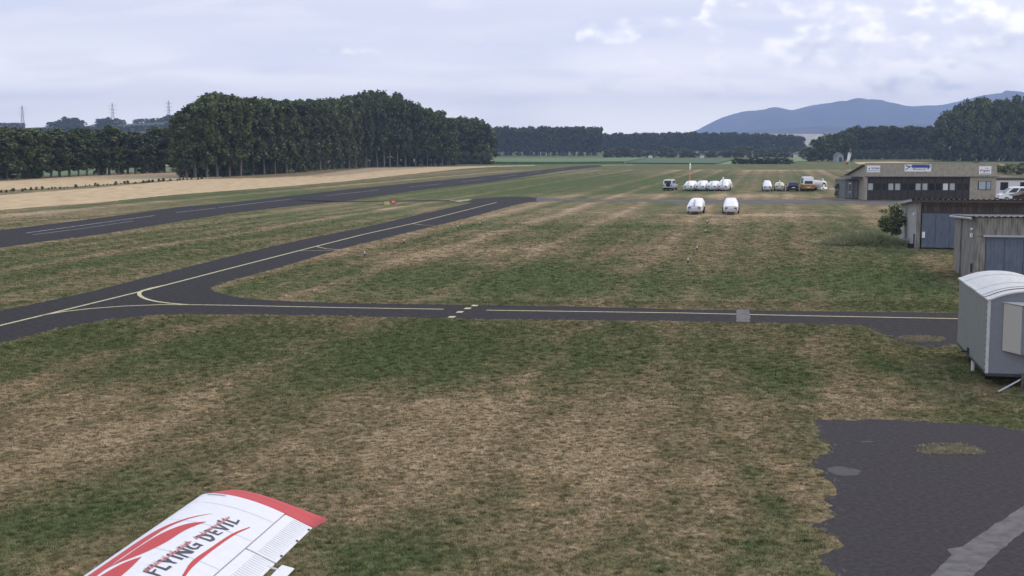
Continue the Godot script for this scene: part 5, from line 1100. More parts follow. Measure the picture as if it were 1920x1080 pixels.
# a glider trailer seen from its tail: a low tub, a rounded lid that rises from the tail, a hump for the fin
func glider_trailer(kind: Dictionary, label: String, at: Vector3, turn: float, group: String) -> void:
	var t := thing("glider_trailer", label, "trailer", at, turn, group)
	var hw: float = kind.get("half", 0.78)
	var top: float = kind.get("top", 1.56)
	var rise: float = kind.get("rise", 2.6)
	var paintwork: Material = kind.get("paint", M.white)
	var long := 8.3
	var tub: Array = []
	for k in [[0.0, 0.94, 0.40, 0.80], [-0.12, 1.0, 0.34, 0.88], [-long + 1.6, 1.0, 0.32, 0.92], [-long + 0.3, 0.72, 0.40, 0.9], [-long, 0.45, 0.5, 0.86]]:
		var x: float = hw * k[1]
		tub.append([Vector3(-x, k[3], k[0]), Vector3(-x, k[2] + 0.08, k[0]), Vector3(-x + 0.1, k[2], k[0]), Vector3(x - 0.1, k[2], k[0]), Vector3(x, k[2] + 0.08, k[0]), Vector3(x, k[3], k[0])])
	part("tub", Shape.new().loft(tub).mesh(), paintwork, t)
	var lid: Array = []
	for k in [[-0.02, 0.9, 0.83, 0.92], [-0.35, 0.97, 0.89, lerpf(0.92, top, 0.3)], [-rise * 0.6, 1.0, 0.9, lerpf(0.92, top, 0.82)], [-rise, 1.0, 0.93, top], [-long + 2.2, 1.0, 0.93, top - 0.02], [-long + 0.9, 0.86, 0.92, top - 0.3], [-long + 0.1, 0.5, 0.88, 1.0]]:
		var ring: Array = []
		for i in 13:
			var cut: Array = [[1.0, 0.0], [0.98, 0.15], [0.86, 0.5], [0.68, 0.88], [0.58, 0.97], [0.35, 1.0], [0.0, 1.01]][mini(i, 12 - i)]
			ring.append(Vector3((-1.0 if i < 6 else 1.0) * cut[0] * (hw + 0.02) * k[1], lerpf(k[2], k[3], cut[1]), k[0]))
		lid.append(ring)
	part("lid", Shape.new().loft(lid).mesh(true), paintwork, t)
	if kind.get("hump", 0.0) > 0.0:
		var hy: float = top + kind.hump
		part("fin_hump", Shape.new().loft([[Vector3(-0.1, 0.86, 0.03), Vector3(0.1, 0.86, 0.03), Vector3(0.1, 0.9, -0.5), Vector3(-0.1, 0.9, -0.5)], [Vector3(-0.1, lerpf(0.9, hy, 0.55), -0.12), Vector3(0.1, lerpf(0.9, hy, 0.55), -0.12), Vector3(0.1, 1.0, -1.2), Vector3(-0.1, 1.0, -1.2)], [Vector3(-0.08, hy, -0.62), Vector3(0.08, hy, -0.62), Vector3(0.08, hy - 0.05, -1.35), Vector3(-0.08, hy - 0.05, -1.35)]]).mesh(), kind.get("hump_paint", M.silver), t)
	part("light_board", Shape.new().soft_box(Vector3(0, 0.56, 0.03), Vector3(hw * 1.9, 0.26, 0.06), 0.02).mesh(), M.silver, t)
	for s in [-1.0, 1.0]:
		part("tail_light", Shape.new().soft_box(Vector3(s * hw * 0.62, 0.73, 0.035), Vector3(0.3, 0.14, 0.06), 0.02).mesh(), M.glass, t)
		part("reflector", Shape.new().soft_box(Vector3(s * hw * 0.72, 0.53, 0.07), Vector3(0.12, 0.08, 0.03), 0.01).mesh(), M.lamp_red, t)
		var wh := part("wheel", Shape.new().wheel(Vector3(s * (hw + 0.03), 0.32, -3.4), 0.32, 0.19).mesh(true), M.rubber, t)
		part("rim", Shape.new().wheel(Vector3(s * (hw + 0.03), 0.32, -3.4), 0.17, 0.2).mesh(), M.hub, wh)
		var arc: Array = []
		for i in 7:
			var a := PI * i / 6.0
			arc.append([Vector3(s * (hw - 0.06), 0.34 + sin(a) * 0.4, -3.4 + cos(a) * 0.44), Vector3(s * (hw + 0.15), 0.34 + sin(a) * 0.4, -3.4 + cos(a) * 0.44), Vector3(s * (hw + 0.15), 0.34 + sin(a) * 0.42, -3.4 + cos(a) * 0.46), Vector3(s * (hw - 0.06), 0.34 + sin(a) * 0.42, -3.4 + cos(a) * 0.46)])
		part("mudguard", Shape.new().loft(arc).mesh(), M.dark_metal, t)
	part("number_plate", Shape.new().box(Vector3(0, 0.66, 0.03), Vector3(0.42, 0.1, 0.03)).mesh(), M.silver, t)
	part("axle", Shape.new().bar(Vector3(-hw, 0.32, -3.4), Vector3(hw, 0.32, -3.4), 0.05).mesh(), M.dark_metal, t)
	for s in [-1.0, 1.0]:
		part("prop_stand", Shape.new().bar(Vector3(s * hw * 0.6, 0.0, -0.3), Vector3(s * hw * 0.6, 0.38, -0.3), 0.03).mesh(), M.steel, t)
	part("drawbar", Shape.new().bar(Vector3(0, 0.42, -long + 1.0), Vector3(0, 0.42, -long - 1.1), 0.05).mesh(), M.steel, t)
	part("jockey_wheel", Shape.new().wheel(Vector3(0, 0.1, -long - 0.8), 0.1, 0.06, 10).bar(Vector3(0, 0.1, -long - 0.8), Vector3(0, 0.5, -long - 0.8), 0.025).mesh(), M.dark_metal, t)


func trailers() -> void:
	var near := "glider trailers in front"
	var far := "glider trailers in the back row"
	glider_trailer({"hump": 0.02}, "white glider trailer in the front pair, the left one", Vector3(18.94, 0, -133.11), GRID, near)
	glider_trailer({"hump": 0.0, "half": 0.76, "top": 1.6}, "white glider trailer in the front pair, the right one", Vector3(22.65, 0, -132.59), GRID + 0.03, near)
	glider_trailer({"hump": 0.12, "hump_paint": M.off_white, "top": 1.55}, "leftmost white glider trailer of the four in the back row", Vector3(28.17, 0, -205.33), GRID - 0.06, far)
	glider_trailer({"hump": 0.14, "hump_paint": M.off_white, "top": 1.58}, "second white glider trailer from the left in the back row", Vector3(30.05, 0, -205.33), GRID - 0.06, far)
	glider_trailer({"hump": 0.12, "hump_paint": M.off_white, "top": 1.52}, "third white glider trailer from the left in the back row", Vector3(31.92, 0, -205.33), GRID - 0.06, far)
	glider_trailer({"hump": 0.45, "hump_paint": M.off_white, "top": 1.8, "half": 0.85}, "tallest white glider trailer, fourth in the back row, with high fin hump", Vector3(33.67, 0, -205.33), GRID - 0.08, far)
	glider_trailer({"hump": 0.0, "half": 0.66, "top": 1.66, "rise": 1.6}, "narrow white trailer standing alone left of the cream one", Vector3(40.40, 0, -202.86), 0.02 - 0.2, far)
	glider_trailer({"hump": 0.42, "hump_paint": M.cream, "half": 0.72, "top": 1.3, "rise": 1.0, "paint": M.cream}, "low cream trailer with upright fin hump beside the dark car", Vector3(42.81, 0, -205.33), GRID, far)
	# a fat round trailer turned half sideways
	var t := thing("tank_trailer", "rounded white trailer turned sideways, right of the amber van", "trailer", Vector3(50.24, 0, -206.59), 0.62, far)
	var rings: Array = []
	for k in [[0.0, 0.55, 0.95], [-0.1, 0.82, 0.95], [-2.2, 0.86, 1.0], [-3.7, 0.84, 1.0], [-4.15, 0.6, 0.98]]:
		var ring: Array = []
		for i in 16:
			ring.append(Vector3(cos(TAU * i / 16) * k[1], k[2] + sin(TAU * i / 16) * k[1] * 0.82, k[0]))
		rings.append(ring)
	part("body", Shape.new().loft(rings).mesh(true), M.off_white, t)
	part("skirt", Shape.new().soft_box(Vector3(0, 0.36, -0.35), Vector3(1.5, 0.3, 0.9), 0.06).mesh(), M.white, t)
	part("filler_hump", Shape.new().tube([Vector3(0.1, 1.5, -0.35), Vector3(0.1, 2.0, -0.35)], [0.16, 0.12], 9).mesh(), M.off_white, t)
	part("tail_light", Shape.new().soft_box(Vector3(-0.3, 0.42, 0.11), Vector3(0.55, 0.16, 0.04), 0.02).mesh(), M.navy, t)
	for s in [-1.0, 1.0]:
		part("wheel", Shape.new().wheel(Vector3(s * 0.82, 0.3, -2.6), 0.3, 0.18).mesh(true), M.rubber, t)
	part("axle", Shape.new().bar(Vector3(-0.8, 0.3, -2.6), Vector3(0.8, 0.3, -2.6), 0.05).box(Vector3(0, 0.28, -2.4), Vector3(0.3, 0.3, 3.4)).mesh(), M.dark_metal, t)


# profile: side outline of the lower body in (z, y), tail at z = 0, nose towards -z
func car(called: String, label: String, at: Vector3, turn: float, spec: Dictionary) -> Node3D:
	var t := thing(called, label, spec.category, at, turn, "parked vehicles")
	var hw: float = spec.half
	part("body", Shape.new().slab(spec.outline, hw, 0.07).mesh(), spec.lower, t)
	var c: Array = spec.cabin   # [rear bottom z, rear top z, front top z, front bottom z, belt y, roof y]
	var narrow: float = spec.get("narrow", 0.14)
	var b := [Vector3(-hw + 0.05, c[4], c[0]), Vector3(hw - 0.05, c[4], c[0]), Vector3(hw - 0.05, c[4], c[3]), Vector3(-hw + 0.05, c[4], c[3])]
	var mids: Array = []
	var u := [Vector3(-hw + narrow, c[5] - 0.08, c[1]), Vector3(hw - narrow, c[5] - 0.08, c[1]), Vector3(hw - narrow, c[5] - 0.08, c[2]), Vector3(-hw + narrow, c[5] - 0.08, c[2])]
	for q in u:
		mids.append(Vector3(q.x * 0.86, c[5], lerpf(q.z, (c[1] + c[2]) / 2, 0.06)))
	part("cabin", Shape.new().loft([b, u, mids]).mesh(), spec.upper, t)
	var face := func(called2: String, i: int, j: int, x0: float, x1: float, y0: float, y1: float, out: Vector3, m: Material) -> void:
		var at_ := func(s: float, f: float) -> Vector3:
			return b[i].lerp(b[j], s).lerp(u[i].lerp(u[j], s), f)
		var p := [at_.call(x0, y0), at_.call(x1, y0), at_.call(x1, y1), at_.call(x0, y1)]
		var a: Array = []
		var d: Array = []
		for q in p:
			a.append(q + out * 0.012)
			d.append(q - out * 0.02)
		part(called2, Shape.new().loft([a, d]).mesh(), m, t)
	face.call("rear_window", 0, 1, 0.12, 0.88, spec.get("rear_low", 0.14), spec.get("rear_high", 0.86), Vector3(0, 0, 1), M.glass)
	face.call("windscreen", 2, 3, 0.08, 0.92, 0.1, 0.9, Vector3(0, 0, -1), M.glass)
	for k in spec.get("side_windows", [[0.08, 0.46], [0.52, 0.92]]):
		face.call("side_window", 1, 2, k[0], k[1], 0.14, 0.88, Vector3(1, 0, 0), M.glass)
		face.call("side_window", 3, 0, 1.0 - k[1], 1.0 - k[0], 0.14, 0.88, Vector3(-1, 0, 0), M.glass)
	var r: float = spec.get("wheel", 0.32)
	for z in spec.axles:
		for s in [-1.0, 1.0]:
			var wh := part("wheel", Shape.new().wheel(Vector3(s * (hw - 0.08), r, z), r, 0.2).mesh(true), M.rubber, t)
			part("rim", Shape.new().wheel(Vector3(s * (hw - 0.08), r, z), r * 0.6, 0.215).mesh(), M.hub, wh)
	part("underbody", Shape.new().box(Vector3(0, 0.3, (spec.axles[0] + spec.axles[1]) / 2), Vector3(hw * 1.5, 0.2, absf(spec.axles[1] - spec.axles[0]) + 0.9)).mesh(), M.rubber, t)
	var nose: float = spec.outline[0].x
	for q in spec.outline:
		nose = minf(nose, q.x)
	for s in [-1.0, 1.0]:
		part("tail_light", Shape.new().soft_box(Vector3(s * (hw - 0.16), spec.get("light_y", 0.8), 0.02), Vector3(0.18, 0.2, 0.06), 0.02).mesh(), M.lamp_red, t)
		part("headlight", Shape.new().soft_box(Vector3(s * (hw - 0.22), spec.get("light_y", 0.8) - 0.08, nose + 0.02), Vector3(0.26, 0.16, 0.1), 0.03).mesh(), M.silver, t)
		part("mirror", Shape.new().soft_box(Vector3(s * (hw + 0.1), c[4] + 0.12, c[3] + 0.4), Vector3(0.18, 0.14, 0.08), 0.02).mesh(), spec.get("mirror", M.rubber), t)
	part("bumper", Shape.new().soft_box(Vector3(0, 0.42, 0.03), Vector3(hw * 1.9, 0.16, 0.12), 0.03).mesh(), spec.get("bumper", M.dark_metal), t)
	part("bumper", Shape.new().soft_box(Vector3(0, 0.42, nose - 0.01), Vector3(hw * 1.9, 0.16, 0.12), 0.03).mesh(), spec.get("bumper", M.dark_metal), t)
	part("number_plate", Shape.new().box(Vector3(0, spec.get("plate", 0.62), 0.04), Vector3(0.5, 0.11, 0.03)).mesh(), M.white, t)
	return t


func vehicles() -> void:
	var jeep := car("off_road_car", "boxy silver off-road car standing alone at the row's left end", Vector3(25.19, 0, -207.86), GRID - 0.18, {
		"category": "car", "half": 0.82, "lower": M.silver, "upper": M.off_white, "narrow": 0.1,
		"outline": [Vector2(0, 0.42), Vector2(0, 1.02), Vector2(-2.4, 1.04), Vector2(-3.6, 0.98), Vector2(-3.65, 0.45)],
		"cabin": [-0.04, -0.14, -1.9, -2.3, 1.03, 1.78], "axles": [-0.75, -2.95], "wheel": 0.36, "plate": 0.58})
	part("spare_wheel", Shape.new().tube([Vector3(0.1, 0.95, 0.02), Vector3(0.1, 0.95, 0.2)], [0.34, 0.34], 14).mesh(), M.rubber, jeep)
	part("aerial", Shape.new().bar(Vector3(0.1, 1.75, -1.0), Vector3(0.1, 2.15, -1.0), 0.02).mesh(), M.steel, jeep)
	car("estate_car", "dark navy estate car between the cream trailer and the amber van", Vector3(44.76, 0, -204.09), GRID + 0.06, {
		"category": "car", "half": 0.84, "lower": M.navy, "upper": M.navy,
		"outline": [Vector2(0, 0.36), Vector2(0.02, 0.88), Vector2(-3.0, 0.92), Vector2(-4.1, 0.78), Vector2(-4.25, 0.4)],
		"cabin": [-0.05, -0.5, -2.2, -3.0, 0.9, 1.44], "axles": [-0.8, -3.35], "mirror": M.navy})
	car("camper_van", "amber and white high-topped van, tail towards the tower", Vector3(47.17, 0, -204.09), GRID + 0.1, {
		"category": "van", "half": 0.92, "lower": M.amber, "upper": M.white, "narrow": 0.16,
		"outline": [Vector2(0, 0.4), Vector2(0.03, 1.12), Vector2(-3.6, 1.12), Vector2(-4.5, 0.98), Vector2(-4.6, 0.42)],
		"cabin": [-0.02, -0.22, -2.9, -3.7, 1.12, 2.3], "axles": [-0.95, -3.5], "rear_low": 0.06, "rear_high": 0.5, "side_windows": [[0.12, 0.42], [0.5, 0.86]], "light_y": 0.85})
	car("delivery_van", "white van parked side-on beyond the sheds at right edge", Vector3(67.6, 0, -166.0), 1.5, {
		"category": "van", "half": 0.93, "lower": M.white, "upper": M.white, "narrow": 0.18,
		"outline": [Vector2(0, 0.36), Vector2(0.02, 1.08), Vector2(-3.7, 1.08), Vector2(-4.6, 0.92), Vector2(-4.75, 0.4)],
		"cabin": [-0.03, -0.3, -3.0, -4.0, 1.08, 1.92], "axles": [-0.95, -3.75], "side_windows": [[0.06, 0.3], [0.34, 0.6], [0.66, 0.92]], "mirror": M.white})


# ---- the parked aeroplane --------------------------------------------------

func foil(c: float, chord: float) -> float:
	var x := clampf(c / chord, 0.0, 1.0)
	return chord * 0.62 * (0.2969 * sqrt(x) - 0.126 * x - 0.3516 * x * x + 0.2843 * x * x * x - 0.1036 * x * x * x * x) + chord * 0.03 * sin(PI * x)


# c: metres behind the leading edge; s: metres in from the tip; lift: above the skin
func on_wing(c: float, s: float, lift := 0.0) -> Vector3:
	return Vector3(c, foil(c, 1.56) + lift, s)


# a strip of paint between two curves over the wing
func livery(called: String, a: Array, b: Array, m: Material, parent: Node) -> void:
	var sh := Shape.new()
	var n := 24
	var along := func(line: Array, f: float) -> Vector2:
		var g := f * (line.size() - 1)
		var i := mini(int(g), line.size() - 2)
		var t := g - i
		return Vector2(cubic_interpolate(line[i].x, line[i + 1].x, line[maxi(i - 1, 0)].x, line[mini(i + 2, line.size() - 1)].x, t), cubic_interpolate(line[i].y, line[i + 1].y, line[maxi(i - 1, 0)].y, line[mini(i + 2, line.size() - 1)].y, t))
	for i in n:
		for k in 6:
			var p: Array = []
			for q in [[i, k], [i + 1, k], [i + 1, k + 1], [i, k + 1]]:
				var f := float(q[0]) / n
				var w: Vector2 = along.call(a, f).lerp(along.call(b, f), q[1] / 6.0)
				p.append(on_wing(w.x, w.y, 0.003))
			sh.quad(p[0], p[1], p[2], p[3])
	part(called, sh.mesh(), m, parent)


func airplane() -> void:
	# local axes: x aft along the chord, z inwards along the span, origin at the leading edge where the red tip begins
	var t := thing("airplane", "white high-wing aeroplane with red wing tip and swooshes at lower left", "aeroplane", Vector3(-4.09, 2.45, -16.37), -0.15)
	t.rotation.z = -0.227   # it sits on its tail wheel
	var chord := 1.56
	var span := 7.2
	var hinge := 1.16
	var skin: Array = []
	for z in [0.0, span * 2 + 1.2]:
		var ring: Array = []
		for i in 15:
			var c := hinge * pow(float(i) / 14.0, 1.6)
			ring.append(on_wing(c, z))
		for i in 15:
			var c := hinge * pow(1.0 - i / 14.0, 1.6)
			ring.append(Vector3(c, -foil(c, chord) * 0.42, z))
		skin.append(ring)
	var wing := part("wing", Shape.new().loft(skin).mesh(), M.wing_white, t)
	var tip_rings: Array = []
	for k in [[0.0, 1.0], [0.5, 0.97], [0.82, 0.86], [0.95, 0.62], [1.0, 0.2], [1.0, 0.02]]:
		var ring: Array = []
		for i in 15:
			var c := (chord + 0.02) * pow(float(i) / 14.0, 1.5)
			var reach := 0.42 * sin(PI * minf(1.0, c / 0.36) * 0.5) + 0.05 * pow(c / chord, 1.3)
			ring.append(Vector3(c + 0.06 * k[0], foil(c, chord) * k[1] + 0.0 * k[0], -reach * k[0]))
		for i in 15:
			var c := (chord + 0.02) * pow(1.0 - i / 14.0, 1.5)
			var reach := 0.42 * sin(PI * minf(1.0, c / 0.36) * 0.5) + 0.05 * pow(c / chord, 1.3)
			ring.append(Vector3(c + 0.06 * k[0], -foil(c, chord) * 0.42 * k[1] + 0.0 * k[0], -reach * k[0]))
		tip_rings.append(ring)
	var tip := part("wing_tip", Shape.new().loft(tip_rings).mesh(true), M.red, t)
	tip.set_meta("label", "red upswept wing tip")
	# joints between skin panels: narrow grooves shown by slightly raised plates
	for z in [0.42, 1.2, 2.25]:
		var sh := Shape.new()
		for i in 12:
			var a := hinge * i / 12.0
			var b := hinge * (i + 1) / 12.0
			sh.quad(on_wing(a, z, 0.002), on_wing(b, z, 0.002), on_wing(b, z + 0.008, 0.002), on_wing(a, z + 0.008, 0.002))
		part("panel_joint", sh.mesh(), M.silver, wing)
	var lamp := Shape.new()
	for i in 6:
		lamp.soft_box(on_wing(0.14 + 0.04 * i, 0.06, 0.006), Vector3(0.045, 0.012, 0.04), 0.004)
	part("position_light", lamp.mesh(), M.silver, wing)
	# ailerons with pressed ribs, flap and servo tab behind the hinge gap
	for k in [["aileron", 0.0, 1.42], ["aileron", 1.46, 4.4], ["flap", 4.44, span * 2 + 1.2]]:
		var ring: Array = []
		for z in [k[1], k[2]]:
			ring.append([on_wing(hinge + 0.014, z, -0.006), on_wing(hinge + 0.12, z, -0.004), on_wing(chord, z, 0.0), Vector3(chord, -0.008, z), Vector3(hinge + 0.014, -foil(hinge, chord) * 0.4, z)])
		var ail := part(k[0], Shape.new().loft(ring).mesh(), M.wing_white, t)
		var ribs := Shape.new()
		var z2: float = k[1] + 0.05
		while z2 < minf(k[2], 5.0) - 0.03:
			var a := on_wing(hinge + 0.14, z2, 0.0)
			var b := on_wing(chord - 0.03, z2, 0.0)
			ribs.tube([a, b], [0.003, 0.0025], 4)
			z2 += 0.062
		var rb := part("pressed_ribs", ribs.mesh(), M.wing_white, ail)
		rb.set_meta("kind", "stuff")
	part("servo_tab", Shape.new().soft_box(Vector3(chord + 0.16, 0.0, 2.05), Vector3(0.16, 0.02, 1.2), 0.004).bar(Vector3(chord - 0.05, 0.0, 1.6), Vector3(chord + 0.12, 0.0, 1.6), 0.015).bar(Vector3(chord - 0.05, 0.0, 2.5), Vector3(chord + 0.12, 0.0, 2.5), 0.015).mesh(), M.wing_white, t)
	for z in [0.12, 0.6, 1.2]:
		part("hinge_bracket", Shape.new().soft_box(on_wing(chord - 0.01, z, 0.01), Vector3(0.03, 0.015, 0.025), 0.004).mesh(), M.dark_metal, t)
	# livery
	for k in [[[Vector2(0.484, 0.785), Vector2(0.287, 1.100), Vector2(0.141, 1.550), Vector2(0.097, 2.054), Vector2(0.091, 2.668), Vector2(0.084, 3.406)], [Vector2(0.484, 0.785), Vector2(0.302, 1.137), Vector2(0.206, 1.557), Vector2(0.185, 2.071), Vector2(0.175, 2.653), Vector2(0.184, 3.326)]], [[Vector2(0.525, 1.114), Vector2(0.350, 1.340), Vector2(0.234, 1.756), Vector2(0.198, 2.268), Vector2(0.193, 2.638), Vector2(0.179, 3.069)], [Vector2(0.525, 1.114), Vector2(0.429, 1.522), Vector2(0.399, 2.035), Vector2(0.329, 2.466), Vector2(0.220, 2.856), Vector2(0.179, 3.069)]], [[Vector2(0.360, 2.573), Vector2(0.263, 2.874), Vector2(0.222, 3.295), Vector2(0.212, 3.828)], [Vector2(0.360, 2.573), Vector2(0.397, 2.918), Vector2(0.411, 3.141), Vector2(0.439, 3.698)]], [[Vector2(0.988, 0.833), Vector2(0.903, 1.229), Vector2(0.865, 1.866), Vector2(0.850, 2.332), Vector2(0.912, 2.736), Vector2(0.986, 3.188)], [Vector2(0.997, 0.858), Vector2(0.937, 1.264), Vector2(0.911, 1.885), Vector2(0.913, 2.392), Vector2(0.944, 2.710), Vector2(1.027, 3.157)]]]:
		livery("red_swoosh", k[0], k[1], M.red, wing)
	# lettering bent over the skin
	var f := SystemFont.new()
	f.font_names = PackedStringArray(["Droid Sans"])
	f.font_weight = 700
	var tm := TextMesh.new()
	tm.text = "FLYiNG DEViL"
	tm.font = f
	tm.font_size = 64
	tm.pixel_size = 0.01
	tm.depth = 0.0
	var arr: Array = tm.get_mesh_arrays()
	var pts: PackedVector3Array = arr[Mesh.ARRAY_VERTEX]
	var base_c: Array = [Vector2(0.748, 0.776), Vector2(0.629, 2.965), 0.2]   # [tip end (c, s), inner end (c, s), letter height]
	var jag := RandomNumberGenerator.new()
	jag.seed = 5
	var bent := PackedVector3Array()
	var lo := pts[0]
	var hi := pts[0]
	for p in pts:
		lo = lo.min(p)
		hi = hi.max(p)
	for p in pts:
		var u := (p.x - lo.x) / (hi.x - lo.x)
		var h := (p.y - lo.y) / (hi.y - lo.y)
		var w: Vector2 = base_c[1].lerp(base_c[0], u)
		var wob := 0.012 * sin(u * 61.0) + 0.01 * sin(u * 23.0 + h * 9.0)
		bent.append(on_wing(w.x - (h - 0.5) * base_c[2] + wob, w.y + wob * 0.6, 0.004))
	arr[Mesh.ARRAY_VERTEX] = bent
	arr[Mesh.ARRAY_NORMAL] = null
	arr[Mesh.ARRAY_TANGENT] = null
	arr[Mesh.ARRAY_TEX_UV] = null
	var lm := ArrayMesh.new()
	lm.add_surface_from_arrays(Mesh.PRIMITIVE_TRIANGLES, arr)
	part("lettering", lm, paint(Color(0.03, 0.03, 0.05), 0.4), wing)
	# flame tips licking from the tops of the letters
	var flames := Shape.new()
	for i in 46:
		var u := (i + 0.5) / 46.0
		if absf(u - 0.53) < 0.03:
			continue
		var w: Vector2 = base_c[1].lerp(base_c[0], u)
		var c0: float = w.x - 0.22 * base_c[2]
		var hgt := jag.randf_range(0.03, 0.09)
		flames.tri(on_wing(c0, w.y - 0.02, 0.005), on_wing(c0, w.y + 0.02, 0.005), on_wing(c0 - hgt, w.y - 0.03, 0.005))
	part("flame_tips", flames.mesh(), paint(Color(0.5, 0.14, 0.12), 0.4), wing)
	# body, undercarriage and tail, beyond the lower edge of the photograph
	var zc := span + 0.6
	var hull: Array = []
	for k in [[-2.6, 0.25, -0.75], [-2.2, 0.45, -0.72], [-0.9, 0.6, -0.62], [0.2, 0.66, -0.6], [2.2, 0.6, -0.6], [4.6, 0.32, -0.62], [6.8, 0.12, -0.6]]:
		var ring: Array = []
		for i in 14:
			ring.append(Vector3(k[0], k[2] + sin(TAU * i / 14) * k[1] * 0.95, zc + cos(TAU * i / 14) * k[1] * 0.85))
		hull.append(ring)
	part("fuselage", Shape.new().loft(hull).mesh(true), M.wing_white, t)
	part("fin", Shape.new().loft([[Vector3(5.4, -0.5, zc - 0.05), Vector3(6.9, -0.5, zc - 0.05), Vector3(6.9, 0.9, zc - 0.05), Vector3(6.1, 0.9, zc - 0.05)], [Vector3(5.4, -0.5, zc + 0.05), Vector3(6.9, -0.5, zc + 0.05), Vector3(6.9, 0.9, zc + 0.05), Vector3(6.1, 0.9, zc + 0.05)]]).mesh(), M.red, t)
	part("tailplane", Shape.new().soft_box(Vector3(6.3, -0.5, zc), Vector3(0.9, 0.06, 4.6), 0.02).mesh(), M.wing_white, t)
	var foot := -2.45 - 0.12
	for s in [-1.0, 1.0]:
		part("wing_strut", Shape.new().bar(Vector3(0.6, -0.05, zc + s * 3.4), Vector3(0.4, -1.1, zc + s * 0.5), 0.05).mesh(), M.wing_white, t)
		part("gear_leg", Shape.new().bar(Vector3(-0.4, -1.1, zc + s * 0.5), Vector3(-0.5, foot + 0.3, zc + s * 1.4), 0.05).mesh(), M.dark_metal, t)
		var wh := Shape.new().wheel(Vector3.ZERO, 0.3, 0.22)
		var turned := Shape.new()
		for q in wh.v:
			turned.v.append(Vector3(q.z - 0.5, q.y + foot + 0.3, zc + s * 1.5 + q.x))
		part("wheel", turned.mesh(true), M.rubber, t)
	part("tail_wheel", Shape.new().bar(Vector3(6.4, -0.7, zc), Vector3(6.5, -0.92, zc), 0.05).tube([Vector3(6.5, -0.88, zc - 0.06), Vector3(6.5, -0.88, zc + 0.06)], [0.13, 0.13], 12).mesh(), M.rubber, t)


# ---- small things ----------------------------------------------------------

